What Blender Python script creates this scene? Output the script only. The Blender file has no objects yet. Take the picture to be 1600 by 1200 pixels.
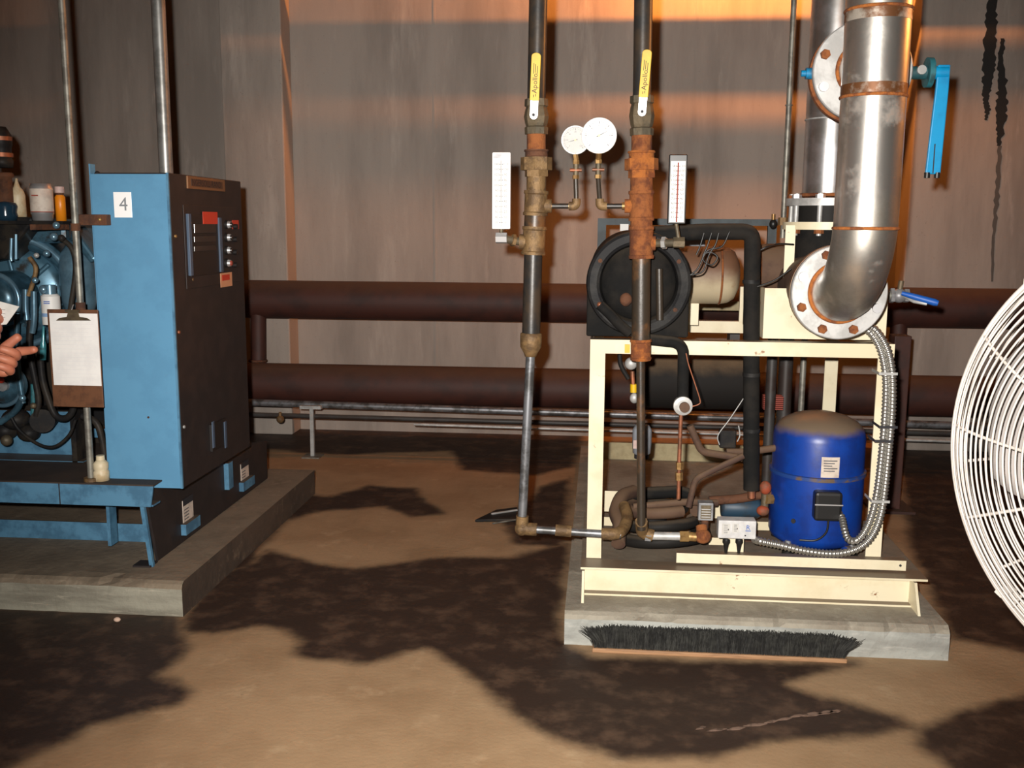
import bpy, math, random
import numpy as np
from mathutils import Vector as V, Matrix
random.seed(7)
R = math.radians
SC = bpy.context.scene
COL = SC.collection

# ------------------------------------------------------------------ camera
F_PX = 1556.0
EYE = V((0, 0, 1.3))
CM = Matrix.Rotation(R(5.1), 3, 'Z') @ Matrix.Rotation(R(90 - 9.1), 3, 'X') @ Matrix.Rotation(R(.35), 3, 'Z')
cam = bpy.data.objects.new('camera', bpy.data.cameras.new('camera'))
cam.data.sensor_width = 36; cam.data.lens = 36 * F_PX / 1600; cam.data.clip_start = .02
cam.matrix_world = Matrix.Translation(EYE) @ CM.to_4x4()
COL.objects.link(cam); SC.camera = cam

# ------------------------------------------------------------------ world, flash, exposure
w = bpy.data.worlds.new('world'); SC.world = w; w.use_nodes = True
w.node_tree.nodes['Background'].inputs[0].default_value = (.30, .16, .09, 1)
w.node_tree.nodes['Background'].inputs[1].default_value = .05
fl = bpy.data.lights.new('camera_flash', 'SPOT'); fl.energy = 640; fl.spot_size = R(82); fl.spot_blend = .85; fl.color = (1, .94, .87); fl.shadow_soft_size = .018
flo = bpy.data.objects.new('camera_flash', fl); flo.location = (-.06, -.02, 1.37); flo.rotation_euler = (CM @ Matrix.Rotation(R(-3), 3, 'Y')).to_euler(); COL.objects.link(flo)
SC.view_settings.view_transform = 'Standard'; SC.view_settings.look = 'None'
SC.view_settings.exposure = .12; SC.view_settings.gamma = 1; SC.view_settings.use_curve_mapping = False

# ------------------------------------------------------------------ pixel rays (layout in real depth)
def ray(x, y): return CM @ V(((x - 800) / F_PX, (600 - y) / F_PX, -1))
def P(x, y, Y): r = ray(x, y); return EYE + r * (Y / r.y)
def PX(x, y, X): r = ray(x, y); return EYE + r * (X / r.x)
def PZ(x, y, Z): r = ray(x, y); return EYE + r * ((Z - EYE.z) / r.z)
def S(px, Y): return px * Y * 1.01 / F_PX      # size in metres of px pixels at depth Y
X_, Y_, Z_ = V((1, 0, 0)), V((0, 1, 0)), V((0, 0, 1))

# ------------------------------------------------------------------ materials
MT = {}
def pm(name, col, rough=.6, metal=0, col2=None, scale=8, lo=.42, hi=.62, bump=0, st=(1, 1, 1), rust=None, rs=6, rlo=.55, rhi=.62,
       dust=None, dlo=.35, dhi=.85, coat=0, rough2=None, bscale=None):
    m = bpy.data.materials.new(name); m.use_nodes = True; nt = m.node_tree; N = nt.nodes; L = nt.links
    b = N['Principled BSDF']; b.inputs['Roughness'].default_value = rough; b.inputs['Metallic'].default_value = metal
    b.inputs['Coat Weight'].default_value = coat
    b.inputs['Base Color'].default_value = (*col, 1)
    tc = N.new('ShaderNodeTexCoord'); mp = N.new('ShaderNodeMapping'); mp.inputs['Scale'].default_value = st
    L.new(tc.outputs['Object'], mp.inputs[0])
    cur = None; metalsock = None
    def noise(sc, off, det=6):
        n = N.new('ShaderNodeTexNoise'); n.inputs['Scale'].default_value = sc; n.inputs['Detail'].default_value = det
        n.inputs['Roughness'].default_value = .62
        a = N.new('ShaderNodeVectorMath'); a.operation = 'ADD'; a.inputs[1].default_value = (off, off * 1.7, off * .6)
        L.new(mp.outputs[0], a.inputs[0]); L.new(a.outputs[0], n.inputs['Vector']); return n.outputs['Fac']
    def ramp(s, a, c):
        r = N.new('ShaderNodeMapRange'); r.inputs[1].default_value = a; r.inputs[2].default_value = c; r.interpolation_type = 'SMOOTHSTEP'
        L.new(s, r.inputs[0]); return r.outputs[0]
    def mix(f, a, c2):
        x = N.new('ShaderNodeMix'); x.data_type = 'RGBA'; L.new(f, x.inputs[0])
        if hasattr(a, 'links'): L.new(a, x.inputs[6])
        else: x.inputs[6].default_value = (*a, 1)
        x.inputs[7].default_value = (*c2, 1); return x.outputs[2]
    cur = col
    if col2:
        f = ramp(noise(scale, 0), lo, hi); cur = mix(f, cur, col2)
        if rough2 is not None:
            r = N.new('ShaderNodeMapRange'); r.inputs[3].default_value = rough; r.inputs[4].default_value = rough2
            L.new(f, r.inputs[0]); L.new(r.outputs[0], b.inputs['Roughness'])
    if rust:
        f = ramp(noise(rs, 31.3), rlo, rhi); cur = mix(f, cur, rust)
        if metal:
            r = N.new('ShaderNodeMapRange'); r.inputs[3].default_value = metal; r.inputs[4].default_value = 0
            L.new(f, r.inputs[0]); L.new(r.outputs[0], b.inputs['Metallic'])
    if dust:
        g = N.new('ShaderNodeNewGeometry'); sp = N.new('ShaderNodeSeparateXYZ'); L.new(g.outputs['Normal'], sp.inputs[0])
        ad = N.new('ShaderNodeMath'); ad.operation = 'MULTIPLY_ADD'; L.new(noise(14, 7.7), ad.inputs[0]); ad.inputs[1].default_value = .5
        L.new(sp.outputs[2], ad.inputs[2])
        cur = mix(ramp(ad.outputs[0], dlo + .25, dhi + .25), cur, dust)
    if hasattr(cur, 'links'): L.new(cur, b.inputs['Base Color'])
    if bump:
        bp = N.new('ShaderNodeBump'); bp.inputs['Strength'].default_value = bump; bp.inputs['Distance'].default_value = .01
        L.new(noise(bscale or scale * 4, 3.1, 8), bp.inputs['Height']); L.new(bp.outputs[0], b.inputs['Normal'])
    MT[name] = m; return m

RUST = (.17, .055, .018); DUST = (.17, .125, .085)
pm('cream', (.76, .69, .50), .45, col2=(.68, .60, .41), scale=5, rust=(.26, .12, .05), rs=17, rlo=.66, rhi=.72, dust=DUST, dlo=.7, dhi=.95)
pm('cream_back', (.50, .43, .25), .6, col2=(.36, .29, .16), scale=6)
pm('steel', (.74, .71, .66), .30, .92, col2=(.36, .33, .28), scale=4, lo=.45, hi=.7, rust=(.20, .10, .045), rs=5.5, rlo=.56, rhi=.78, rough2=.5, bump=.05)
pm('steel_clean', (.76, .76, .78), .30, .92, col2=(.48, .47, .45), scale=5, bump=.02)
pm('galv', (.50, .50, .49), .5, .35, col2=(.36, .36, .35), scale=16, bump=.05)
pm('galv_dull', (.27, .265, .23), .5, .5, col2=(.16, .15, .13), scale=20)
pm('thin_steel', (.24, .25, .27), .42, .6, col2=(.10, .10, .10), scale=18)
pm('rust', (.26, .085, .022), .9, 0, col2=(.12, .035, .012), scale=22, bump=.5)
pm('rust_orange', (.36, .115, .022), .92, 0, col2=(.17, .05, .015), scale=26, bump=.5)
pm('rust_dark', (.115, .045, .02), .85, 0, col2=(.06, .025, .014), scale=20, bump=.4)
pm('brass_dirty', (.23, .14, .06), .6, .3, col2=(.11, .065, .03), scale=24, bump=.3)
pm('bronze', (.15, .115, .07), .55, .4, col2=(.09, .075, .05), scale=18, rust=(.25, .28, .2), rs=14, rlo=.66, rhi=.72, bump=.2)
pm('brass', (.42, .26, .10), .45, .6, col2=(.25, .14, .05), scale=30)
pm('copper', (.34, .12, .06), .5, .5, col2=(.15, .07, .04), scale=20)
pm('black_pipe', (.022, .021, .02), .38, 0, col2=(.045, .032, .022), scale=12, bump=.05)
pm('black_brown_pipe', (.035, .026, .018), .4, 0, col2=(.14, .065, .025), scale=9, lo=.5, hi=.68, bump=.1)
pm('foam', (.009, .009, .009), .85, 0, col2=(.018, .016, .014), scale=7, bump=.25, dust=(.055, .045, .034), dlo=.35, dhi=1.0)
pm('foam_ring', (.011, .011, .012), .55, 0, col2=(.026, .025, .024), scale=9, bump=.15, dust=(.065, .053, .04), dlo=.45, dhi=1.0)
pm('black_plastic', (.012, .012, .012), .4)
pm('rubber', (.014, .013, .012), .6, dust=(.07, .055, .04), dlo=.4, dhi=1)
pm('comp_blue', (.004, .045, .30), .38, 0, col2=(.006, .03, .20), scale=10, dust=DUST, dlo=.25, dhi=.75, bump=.03)
pm('light_blue', (.105, .285, .465), .45, 0, col2=(.095, .26, .43), scale=9, bump=.02)
pm('engine_blue', (.075, .175, .25), .32, .45, col2=(.03, .07, .10), scale=9, lo=.42, hi=.65, rust=(.02, .018, .016), rs=7, rlo=.56, rhi=.66, coat=.2)
pm('engine_blue_bright', (.20, .36, .48), .28, .6, col2=(.12, .23, .32), scale=9)
pm('engine_dark', (.012, .012, .013), .5, 0, col2=(.03, .025, .02), scale=12)
pm('skid_blue', (.085, .225, .36), .55, 0, col2=(.05, .14, .235), scale=12, dust=(.075, .055, .04), dlo=.5, dhi=.9)
pm('cabinet_dark', (.018, .0135, .0135), .6, 0, col2=(.025, .018, .017), scale=14, bump=.03)
pm('valve_blue', (.0, .20, .42), .5, 0, col2=(.02, .12, .22), scale=25)
pm('lever_blue', (.0, .28, .58), .45, 0, col2=(.0, .22, .48), scale=12)
pm('lever_blue2', (.01, .10, .45), .45)
pm('teal', (.02, .14, .17), .6, col2=(.015, .06, .07), scale=20)
pm('yellow', (.64, .40, .004), .5, col2=(.54, .32, .004), scale=14)
pm('chrome', (.62, .62, .63), .4, .75)
pm('white', (.74, .74, .72), .5)
pm('paper', (.60, .59, .56), .8, col2=(.52, .51, .48), scale=14)
pm('retro_white', (.95, .95, .95), .25)
pm('ink', (.02, .02, .025), .7)
pm('ink_grey', (.10, .10, .11), .7)
pm('ink_blue', (.02, .10, .42), .6)
pm('hardboard', (.13, .052, .022), .6, col2=(.09, .036, .016), scale=30)
pm('red', (.55, .045, .02), .5)
pm('red_dark', (.30, .05, .03), .6)
pm('orange', (.75, .24, .01), .4)
pm('pipe_red', (.060, .018, .012), .65, 0, col2=(.036, .013, .010), scale=5, dust=(.075, .042, .028), dlo=.2, dhi=1.0, bump=.05)
pm('pipe_dark', (.04, .038, .037), .5, 0, col2=(.03, .02, .017), scale=8, dust=(.09, .07, .06), dlo=.3, dhi=.95)
pm('box_grey', (.62, .62, .62), .5, col2=(.5, .5, .5), scale=20)
pm('grey_metal', (.30, .31, .32), .45, .3, col2=(.2, .2, .21), scale=18)
pm('drier_grey', (.30, .33, .37), .4, 0, col2=(.24, .26, .29), scale=14)
pm('frame_steelblue', (.055, .075, .085), .6, col2=(.035, .045, .05), scale=10)
pm('flex', (.46, .45, .42), .35, .85)
pm('fan_white', (.52, .48, .44), .4, col2=(.44, .40, .36), scale=12)
pm('blade', (.30, .275, .26), .5, 0, col2=(.25, .23, .22), scale=6)
pm('tank_rusty', (.50, .42, .28), .55, 0, col2=(.30, .14, .05), scale=7, lo=.5, hi=.66, dust=(.15, .075, .042), dlo=-.55, dhi=.3)
pm('bark_brown', (.10, .055, .032), .8, 0, col2=(.06, .03, .02), scale=9, dust=(.14, .085, .05), dlo=.1, dhi=.9)
pm('wood', (.36, .20, .10), .7, col2=(.26, .14, .07), scale=10, st=(1, 12, 12))
pm('bristle', (.012, .012, .011), .75, col2=(.03, .03, .026), scale=40)
pm('skin', (.42, .15, .085), .55, col2=(.36, .12, .07), scale=30)
pm('shirt', (.05, .06, .08), .9, col2=(.04, .045, .06), scale=30)
pm('trousers', (.03, .035, .05), .9)
pm('hair', (.03, .02, .015), .7)
pm('eye', (.7, .68, .65), .3)
pm('bottle_cream', (.62, .53, .36), .5, col2=(.50, .38, .22), scale=18)
pm('label_pale', (.62, .54, .46), .6, col2=(.5, .42, .36), scale=26)
pm('label_pink', (.58, .42, .38), .6, col2=(.5, .36, .33), scale=26)
pm('teal_glass', (.05, .22, .26), .2, .2)
pm('pebble', (.6, .42, .32), .9)

def concrete(name, base, dark, light, rough=.85, stain=False, st=(1, 1, 1), bump=.25, sc=2.2):
    m = bpy.data.materials.new(name); m.use_nodes = True; nt = m.node_tree; N = nt.nodes; L = nt.links; b = N['Principled BSDF']
    tc = N.new('ShaderNodeTexCoord'); mp = N.new('ShaderNodeMapping'); mp.inputs['Scale'].default_value = st; L.new(tc.outputs['Object'], mp.inputs[0])
    def noise(s, d=8, src=mp.outputs[0]):
        n = N.new('ShaderNodeTexNoise'); n.inputs['Scale'].default_value = s; n.inputs['Detail'].default_value = d; n.inputs['Roughness'].default_value = .65
        L.new(src, n.inputs['Vector']); return n.outputs['Fac']
    def rg(s, a, c):
        r = N.new('ShaderNodeMapRange'); r.interpolation_type = 'SMOOTHSTEP'; r.inputs[1].default_value = a; r.inputs[2].default_value = c; L.new(s, r.inputs[0]); return r.outputs[0]
    def mix(f, a, c):
        x = N.new('ShaderNodeMix'); x.data_type = 'RGBA'; L.new(f, x.inputs[0])
        for i, k in ((6, a), (7, c)):
            if hasattr(k, 'links'): L.new(k, x.inputs[i])
            else: x.inputs[i].default_value = (*k, 1)
        return x.outputs[2]
    c = mix(rg(noise(sc), .38, .68), base, dark)
    c = mix(rg(noise(sc * 3.1), .55, .75), c, light)
    fine = noise(60, 4, tc.outputs['Object'])
    c = mix(rg(fine, .62, .72), c, tuple(k * .75 for k in base))
    b.inputs['Roughness'].default_value = rough
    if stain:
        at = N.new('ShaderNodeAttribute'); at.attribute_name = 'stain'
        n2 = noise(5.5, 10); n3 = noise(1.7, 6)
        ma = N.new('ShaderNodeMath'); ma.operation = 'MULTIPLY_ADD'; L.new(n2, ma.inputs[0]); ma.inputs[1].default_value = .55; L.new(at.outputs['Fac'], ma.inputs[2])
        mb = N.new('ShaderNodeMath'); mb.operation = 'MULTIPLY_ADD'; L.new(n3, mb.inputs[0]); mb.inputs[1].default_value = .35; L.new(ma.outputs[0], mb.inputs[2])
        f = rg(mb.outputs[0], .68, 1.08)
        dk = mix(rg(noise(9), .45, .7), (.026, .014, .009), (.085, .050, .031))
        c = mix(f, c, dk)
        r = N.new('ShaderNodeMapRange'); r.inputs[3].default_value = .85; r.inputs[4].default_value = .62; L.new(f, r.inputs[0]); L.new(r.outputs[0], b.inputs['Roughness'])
    L.new(c, b.inputs['Base Color'])
    bp = N.new('ShaderNodeBump'); bp.inputs['Strength'].default_value = bump; bp.inputs['Distance'].default_value = .01
    L.new(noise(35, 8, tc.outputs['Object']), bp.inputs['Height']); L.new(bp.outputs[0], b.inputs['Normal'])
    MT[name] = m
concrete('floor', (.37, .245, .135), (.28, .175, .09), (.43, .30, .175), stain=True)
concrete('wall', (.385, .335, .295), (.26, .225, .198), (.45, .395, .35), st=(1.6, 1, .28), sc=1.3, bump=.12)
concrete('pad', (.33, .30, .24), (.21, .18, .14), (.42, .385, .31), sc=4, bump=.4)
concrete('pad_side', (.36, .37, .34), (.25, .25, .23), (.46, .45, .41), sc=5, st=(.6, 1, 3), bump=.4)
concrete('pad_brown', (.21, .165, .115), (.13, .10, .07), (.27, .215, .155), sc=4, bump=.4)
concrete('pad_side_brown', (.30, .285, .225), (.17, .155, .12), (.42, .38, .30), sc=5, st=(.5, 1, 4), bump=.4)
concrete('pad_dirt', (.075, .05, .033), (.045, .03, .02), (.16, .115, .075), sc=5, bump=.4)
concrete('deck', (.20, .16, .115), (.13, .10, .07), (.25, .205, .155), sc=6, bump=.15)
def emis(name, col, s):
    m = bpy.data.materials.new(name); m.use_nodes = True; b = m.node_tree.nodes['Principled BSDF']
    b.inputs['Emission Color'].default_value = (*col, 1); b.inputs['Emission Strength'].default_value = s; MT[name] = m
emis('bulb', (1, .42, .1), 30)
def glassy(name, col, a):
    m = bpy.data.materials.new(name); m.use_nodes = True; b = m.node_tree.nodes['Principled BSDF']
    b.inputs['Base Color'].default_value = (*col, 1); b.inputs['Roughness'].default_value = .08; b.inputs['Alpha'].default_value = a; MT[name] = m
glassy('gauge_glass', (.95, .97, 1), .18)

pm('rust_band', (.15, .06, .022), .5, .45, col2=(.50, .45, .38), scale=11, lo=.48, hi=.66)
pm('tank_dark', (.018, .016, .015), .7, 0, dust=(.15, .10, .06), dlo=.15, dhi=.8)
pm('motor_blue', (.02, .05, .085), .5, 0, col2=(.03, .03, .03), scale=12)
pm('valve_red', (.30, .055, .02), .7, 0, col2=(.14, .06, .03), scale=20)
pm('seam', (.012, .05, .22), .5, 0, col2=(.12, .08, .05), scale=16, lo=.48, hi=.6)
pm('ink_pale', (.22, .24, .26), .6)
pm('plate_bronze', (.22, .11, .05), .5, .3)
pm('plate_field', (.10, .05, .028), .5, .3)
pm('cabinet_black', (.012, .010, .010), .5)
pm('cabinet_gloss', (.02, .018, .018), .15)
pm('edge_blue', (.06, .09, .14), .5)
pm('orange_pale', (.62, .30, .16), .6)
pm('deck_dark', (.045, .03, .022), .8, col2=(.03, .02, .016), scale=9)
pm('band_blue', (.25, .40, .65), .5)
pm('galv_mid', (.30, .30, .29), .4, .6, col2=(.20, .20, .19), scale=14)
pm('paper_white', (.80, .79, .77), .8, col2=(.73, .72, .71), scale=14)
pm('line_pale', (.66, .66, .68), .8)
pm('clip_metal', (.13, .10, .06), .5, .4, col2=(.08, .06, .04), scale=20)
pm('jar_blue', (.012, .035, .06), .15)
pm('scrape', (.20, .13, .095), .9, col2=(.07, .042, .028), scale=30)
for k_ in ('foam', 'foam_ring', 'rubber', 'engine_dark', 'tank_dark'):
    MT[k_].node_tree.nodes['Principled BSDF'].inputs['Specular IOR Level'].default_value = .15

# ------------------------------------------------------------------ mesh builder
OFF = {}
class MB:
    def __init__(s): s.v = []; s.f = []; s.s = []
    def add(s, vs, fs, smooth=False):
        o = len(s.v); s.v += [V(x) for x in vs]; s.f += [[i + o for i in f] for f in fs]; s.s += [smooth] * len(fs); return s
    def box(s, c, size, rot=None):
        h = V(size) / 2; M = rot or Matrix.Identity(3); c = V(c)
        vs = [c + M @ V((h.x * a, h.y * b, h.z * d)) for d in (-1, 1) for b in (-1, 1) for a in (-1, 1)]
        return s.add(vs, [(0, 2, 3, 1), (4, 5, 7, 6), (0, 1, 5, 4), (2, 6, 7, 3), (0, 4, 6, 2), (1, 3, 7, 5)])
    def bx(s, x0, x1, y0, y1, z0, z1): return s.box(((x0 + x1) / 2, (y0 + y1) / 2, (z0 + z1) / 2), (abs(x1 - x0), abs(y1 - y0), abs(z1 - z0)))
    def lathe(s, p, ax, prof, n=24, smooth=True, flat=False):
        ax = V(ax).normalized(); u = ax.orthogonal().normalized(); w_ = ax.cross(u); p = V(p)
        for (t0, r0), (t1, r1) in zip(prof[:-1], prof[1:]):
            vs = []
            for t, r in ((t0, r0), (t1, r1)):
                for k in range(n):
                    a = 2 * math.pi * k / n; vs.append(p + ax * t + (u * math.cos(a) + w_ * math.sin(a)) * max(r, 1e-5))
            s.add(vs, [(k, (k + 1) % n, n + (k + 1) % n, n + k) for k in range(n)], smooth)
        return s
    def slathe(s, p, ax, prof, n=24):     # smooth along profile too
        ax = V(ax).normalized(); u = ax.orthogonal().normalized(); w_ = ax.cross(u); p = V(p); vs = []; fs = []
        for t, r in prof:
            for k in range(n):
                a = 2 * math.pi * k / n; vs.append(p + ax * t + (u * math.cos(a) + w_ * math.sin(a)) * max(r, 1e-5))
        for i in range(len(prof) - 1):
            for k in range(n): fs.append((i * n + k, i * n + (k + 1) % n, (i + 1) * n + (k + 1) % n, (i + 1) * n + k))
        return s.add(vs, fs, True)
    def disc(s, p, ax, r, n=24):
        ax = V(ax).normalized(); u = ax.orthogonal().normalized(); w_ = ax.cross(u)
        return s.add([V(p) + (u * math.cos(2 * math.pi * k / n) + w_ * math.sin(2 * math.pi * k / n)) * r for k in range(n)], [list(range(n))])
    def cyl(s, a, b, r0, r1=None, n=20, smooth=True):
        a, b = V(a), V(b); r1 = r0 if r1 is None else r1; L = (b - a).length
        s.lathe(a, b - a, [(0, r0), (L, r1)], n, smooth)
        s.disc(a, b - a, r0, n); s.f[-1].reverse(); s.disc(b, b - a, r1, n); return s
    def hexn(s, a, b, r): return s.cyl(a, b, r, n=6, smooth=False)
    def tube(s, pts, r, n=10, closed=False):
        pts = [V(p) for p in pts]; m = len(pts); rs = r if isinstance(r, (list, tuple)) else [r] * m
        T = []
        for i in range(m):
            if closed: t = pts[(i + 1) % m] - pts[i - 1]
            else: t = pts[min(i + 1, m - 1)] - pts[max(i - 1, 0)]
            T.append(t.normalized())
        u = T[0].orthogonal().normalized(); vs = []
        for i in range(m):
            u = (u - T[i] * u.dot(T[i])).normalized(); w_ = T[i].cross(u)
            for k in range(n):
                a = 2 * math.pi * k / n; vs.append(pts[i] + (u * math.cos(a) + w_ * math.sin(a)) * rs[i])
        fs = [(i * n + k, i * n + (k + 1) % n, ((i + 1) % m) * n + (k + 1) % n, ((i + 1) % m) * n + k) for i in range(m if closed else m - 1) for k in range(n)]
        s.add(vs, fs, True)
        if not closed:
            s.add(vs[:n][::-1], [list(range(n))]); s.add(vs[-n:], [list(range(n))])
        return s
    def torus(s, c, ax, R_, r, n=48, m=8):
        ax = V(ax).normalized(); u = ax.orthogonal().normalized(); w_ = ax.cross(u)
        return s.tube([V(c) + (u * math.cos(2 * math.pi * k / n) + w_ * math.sin(2 * math.pi * k / n)) * R_ for k in range(n)], r, m, True)
    def sph(s, c, r, n=16, m=10, ax=Z_):
        r = (r, r, r) if isinstance(r, (int, float)) else r; vs = []; fs = []
        for i in range(m + 1):
            th = math.pi * i / m
            for k in range(n):
                a = 2 * math.pi * k / n; vs.append(V(c) + V((r[0] * math.sin(th) * math.cos(a), r[1] * math.sin(th) * math.sin(a), -r[2] * math.cos(th))))
        for i in range(m):
            for k in range(n): fs.append((i * n + k, i * n + (k + 1) % n, (i + 1) * n + (k + 1) % n, (i + 1) * n + k))
        return s.add(vs, fs, True)
    def prism(s, poly, e):
        n = len(poly); e = V(e); vs = [V(p) for p in poly] + [V(p) + e for p in poly]
        return s.add(vs, [list(range(n))[::-1], list(range(n, 2 * n))] + [(k, (k + 1) % n, n + (k + 1) % n, n + k) for k in range(n)])
    def build(s, name, mat, parent=None, bevel=0, label=None, kind=None, seg=2):
        off = OFF.get(parent.name, V()) if parent else V()
        me = bpy.data.meshes.new(name); me.from_pydata([v - off for v in s.v], [], s.f)
        me.polygons.foreach_set('use_smooth', s.s); me.materials.append(MT[mat]); me.update()
        o = bpy.data.objects.new(name, me); COL.objects.link(o)
        if parent: o.parent = parent
        OFF[o.name] = off
        if bevel:
            b = o.modifiers.new('bevel', 'BEVEL'); b.width = bevel; b.segments = seg; b.limit_method = 'ANGLE'; b.angle_limit = R(40)
        if label: o['label'] = label
        if kind: o['kind'] = kind
        return o
def tag(o, label, cat, group=None, kind=None):
    if label: o['label'] = label
    if cat: o['category'] = cat
    if group: o['group'] = group
    if kind: o['kind'] = kind
    return o
def thing(name, label, cat, loc=(0, 0, 0), group=None):
    o = bpy.data.objects.new(name, None); COL.objects.link(o); o.location = loc; o.empty_display_size = .05
    OFF[o.name] = V(loc); return tag(o, label, cat, group)
def struct(o): o['kind'] = 'structure'; return o
def bend(pts, rad, seg=6):
    pts = [V(p) for p in pts]; out = [pts[0]]
    for a, b, c in zip(pts[:-2], pts[1:-1], pts[2:]):
        d0 = (a - b); d1 = (c - b); r = min(rad, d0.length * .49, d1.length * .49); p0 = b + d0.normalized() * r; p1 = b + d1.normalized() * r
        for k in range(seg + 1):
            t = k / seg; out.append(p0.lerp(b, t).lerp(b.lerp(p1, t), t))
    out.append(pts[-1]); return out
def spline(pts, n=8):
    pts = [V(p) for p in pts]; q = [pts[0] * 2 - pts[1]] + pts + [pts[-1] * 2 - pts[-2]]; out = []
    for i in range(1, len(q) - 2):
        p0, p1, p2, p3 = q[i - 1:i + 3]
        for k in range(n):
            t = k / n; out.append(.5 * ((2 * p1) + (p2 - p0) * t + (2 * p0 - 5 * p1 + 4 * p2 - p3) * t * t + (3 * p1 - p0 - 3 * p2 + p3) * t ** 3))
    out.append(pts[-1]); return out
def resample(pts, step):
    out = [pts[0].copy()]; acc = 0
    for a, b in zip(pts[:-1], pts[1:]):
        L = (b - a).length; d = step - acc
        while d <= L: out.append(a.lerp(b, d / L)); d += step
        acc = (acc + L) % step
    return out
def text(name, body, size, pos, xd, yd, mat, parent, align='CENTER'):
    cu = bpy.data.curves.new(name, 'FONT'); cu.body = body; cu.size = size; cu.align_x = align; cu.align_y = 'CENTER'; cu.resolution_u = 2
    t = bpy.data.objects.new(name, cu); COL.objects.link(t)
    me = bpy.data.meshes.new_from_object(t.evaluated_get(bpy.context.evaluated_depsgraph_get()))
    bpy.data.objects.remove(t); bpy.data.curves.remove(cu)
    xd = V(xd).normalized(); yd = V(yd).normalized(); off = OFF.get(parent.name, V())
    M = Matrix((xd, yd, xd.cross(yd))).transposed()
    for v in me.vertices: v.co = V(pos) + M @ v.co - off
    me.name = name; me.materials.clear(); me.materials.append(MT[mat])
    o = bpy.data.objects.new(name, me); COL.objects.link(o); o.parent = parent; OFF[o.name] = off; return o
def bolt(parent, p, ax, r=.012, h=.01, mat='rust', name='bolt', n=6):
    return MB().cyl(p, V(p) + V(ax).normalized() * h, r, r * .95, n=n, smooth=False).build(name, mat, parent)

# ================================================================== SETTING
WALL_Y = 6.1; COL_Y = 5.92
def floor_mesh():
    xs = np.linspace(-3.6, 3.6, 301); ys = np.linspace(.7, 6.1, 241)
    gx, gy = np.meshgrid(xs, ys); pts = np.stack([gx.ravel(), gy.ravel()], 1)
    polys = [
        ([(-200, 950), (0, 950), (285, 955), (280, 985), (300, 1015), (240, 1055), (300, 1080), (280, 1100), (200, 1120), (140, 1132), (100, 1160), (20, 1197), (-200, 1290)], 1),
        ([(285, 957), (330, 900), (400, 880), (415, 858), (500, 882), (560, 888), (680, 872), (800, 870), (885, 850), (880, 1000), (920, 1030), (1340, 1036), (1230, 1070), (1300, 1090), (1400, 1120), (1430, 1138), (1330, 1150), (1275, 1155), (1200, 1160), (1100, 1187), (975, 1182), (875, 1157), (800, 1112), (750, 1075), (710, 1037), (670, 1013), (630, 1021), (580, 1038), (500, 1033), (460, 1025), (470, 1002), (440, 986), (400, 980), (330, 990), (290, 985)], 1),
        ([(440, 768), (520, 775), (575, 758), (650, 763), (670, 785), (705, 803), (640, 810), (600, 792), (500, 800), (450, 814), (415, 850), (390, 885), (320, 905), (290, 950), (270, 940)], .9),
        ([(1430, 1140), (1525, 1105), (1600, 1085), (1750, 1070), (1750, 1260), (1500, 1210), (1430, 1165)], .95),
        ([(1395, 690), (1420, 860), (1484, 1000), (1600, 1020), (1800, 1010), (1800, 720), (1600, 685)], .85),  # right of the pad: real stains, with the shadow there painted in too
        ([(380, 660), (380, 700), (520, 712), (700, 705), (720, 735), (840, 745), (900, 730), (920, 660)], .8),  # shadow under the wall pipes, painted into the floor colour
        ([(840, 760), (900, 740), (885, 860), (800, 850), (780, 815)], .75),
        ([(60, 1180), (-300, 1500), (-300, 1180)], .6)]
    stain = np.full(len(pts), -1.0)  # mask holds floor stains plus painted shade from two of the polygons
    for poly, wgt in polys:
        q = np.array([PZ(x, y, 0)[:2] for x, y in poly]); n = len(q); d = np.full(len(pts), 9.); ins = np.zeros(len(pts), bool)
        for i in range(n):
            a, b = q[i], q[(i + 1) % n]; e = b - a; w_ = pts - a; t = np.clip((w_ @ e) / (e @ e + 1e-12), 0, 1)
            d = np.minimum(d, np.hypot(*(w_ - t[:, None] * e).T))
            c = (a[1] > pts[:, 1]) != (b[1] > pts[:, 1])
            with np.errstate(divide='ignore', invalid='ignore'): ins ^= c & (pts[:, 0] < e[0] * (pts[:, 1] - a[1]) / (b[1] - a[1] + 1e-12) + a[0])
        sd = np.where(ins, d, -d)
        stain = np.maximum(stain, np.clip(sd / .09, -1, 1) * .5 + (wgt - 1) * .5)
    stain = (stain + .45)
    me = bpy.data.meshes.new('floor'); nx = len(xs); ny = len(ys)
    fs = [(j * nx + i, j * nx + i + 1, (j + 1) * nx + i + 1, (j + 1) * nx + i) for j in range(ny - 1) for i in range(nx - 1)]
    vs = [(x, y, 0) for x, y in pts]
    # outer apron of the slab
    o = len(vs); vs += [(-6, -4, 0), (6, -4, 0), (6, 6.1, 0), (-6, 6.1, 0)]; k = [0, nx - 1, nx * ny - 1, nx * (ny - 1)]
    fs += [(o, o + 1, k[1], k[0]), (o + 1, o + 2, k[2], k[1]), (o + 3, o, k[0], k[3])]
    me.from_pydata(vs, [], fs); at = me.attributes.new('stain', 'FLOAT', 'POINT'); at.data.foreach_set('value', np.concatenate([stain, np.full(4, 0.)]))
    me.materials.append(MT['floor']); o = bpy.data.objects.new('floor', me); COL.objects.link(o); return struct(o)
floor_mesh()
struct(MB().bx(-6, 6, WALL_Y, WALL_Y + .2, 0, 4.2).build('wall_back', 'wall'))
struct(MB().bx(-6.2, -6, -4, 6.3, 0, 4.2).build('wall_left', 'wall'))
struct(MB().bx(6, 6.2, -4, 6.3, 0, 4.2).build('wall_right', 'wall'))
struct(MB().bx(-6.2, 6.2, -4.2, -4, 0, 4.2).build('wall_front', 'wall'))
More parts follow.
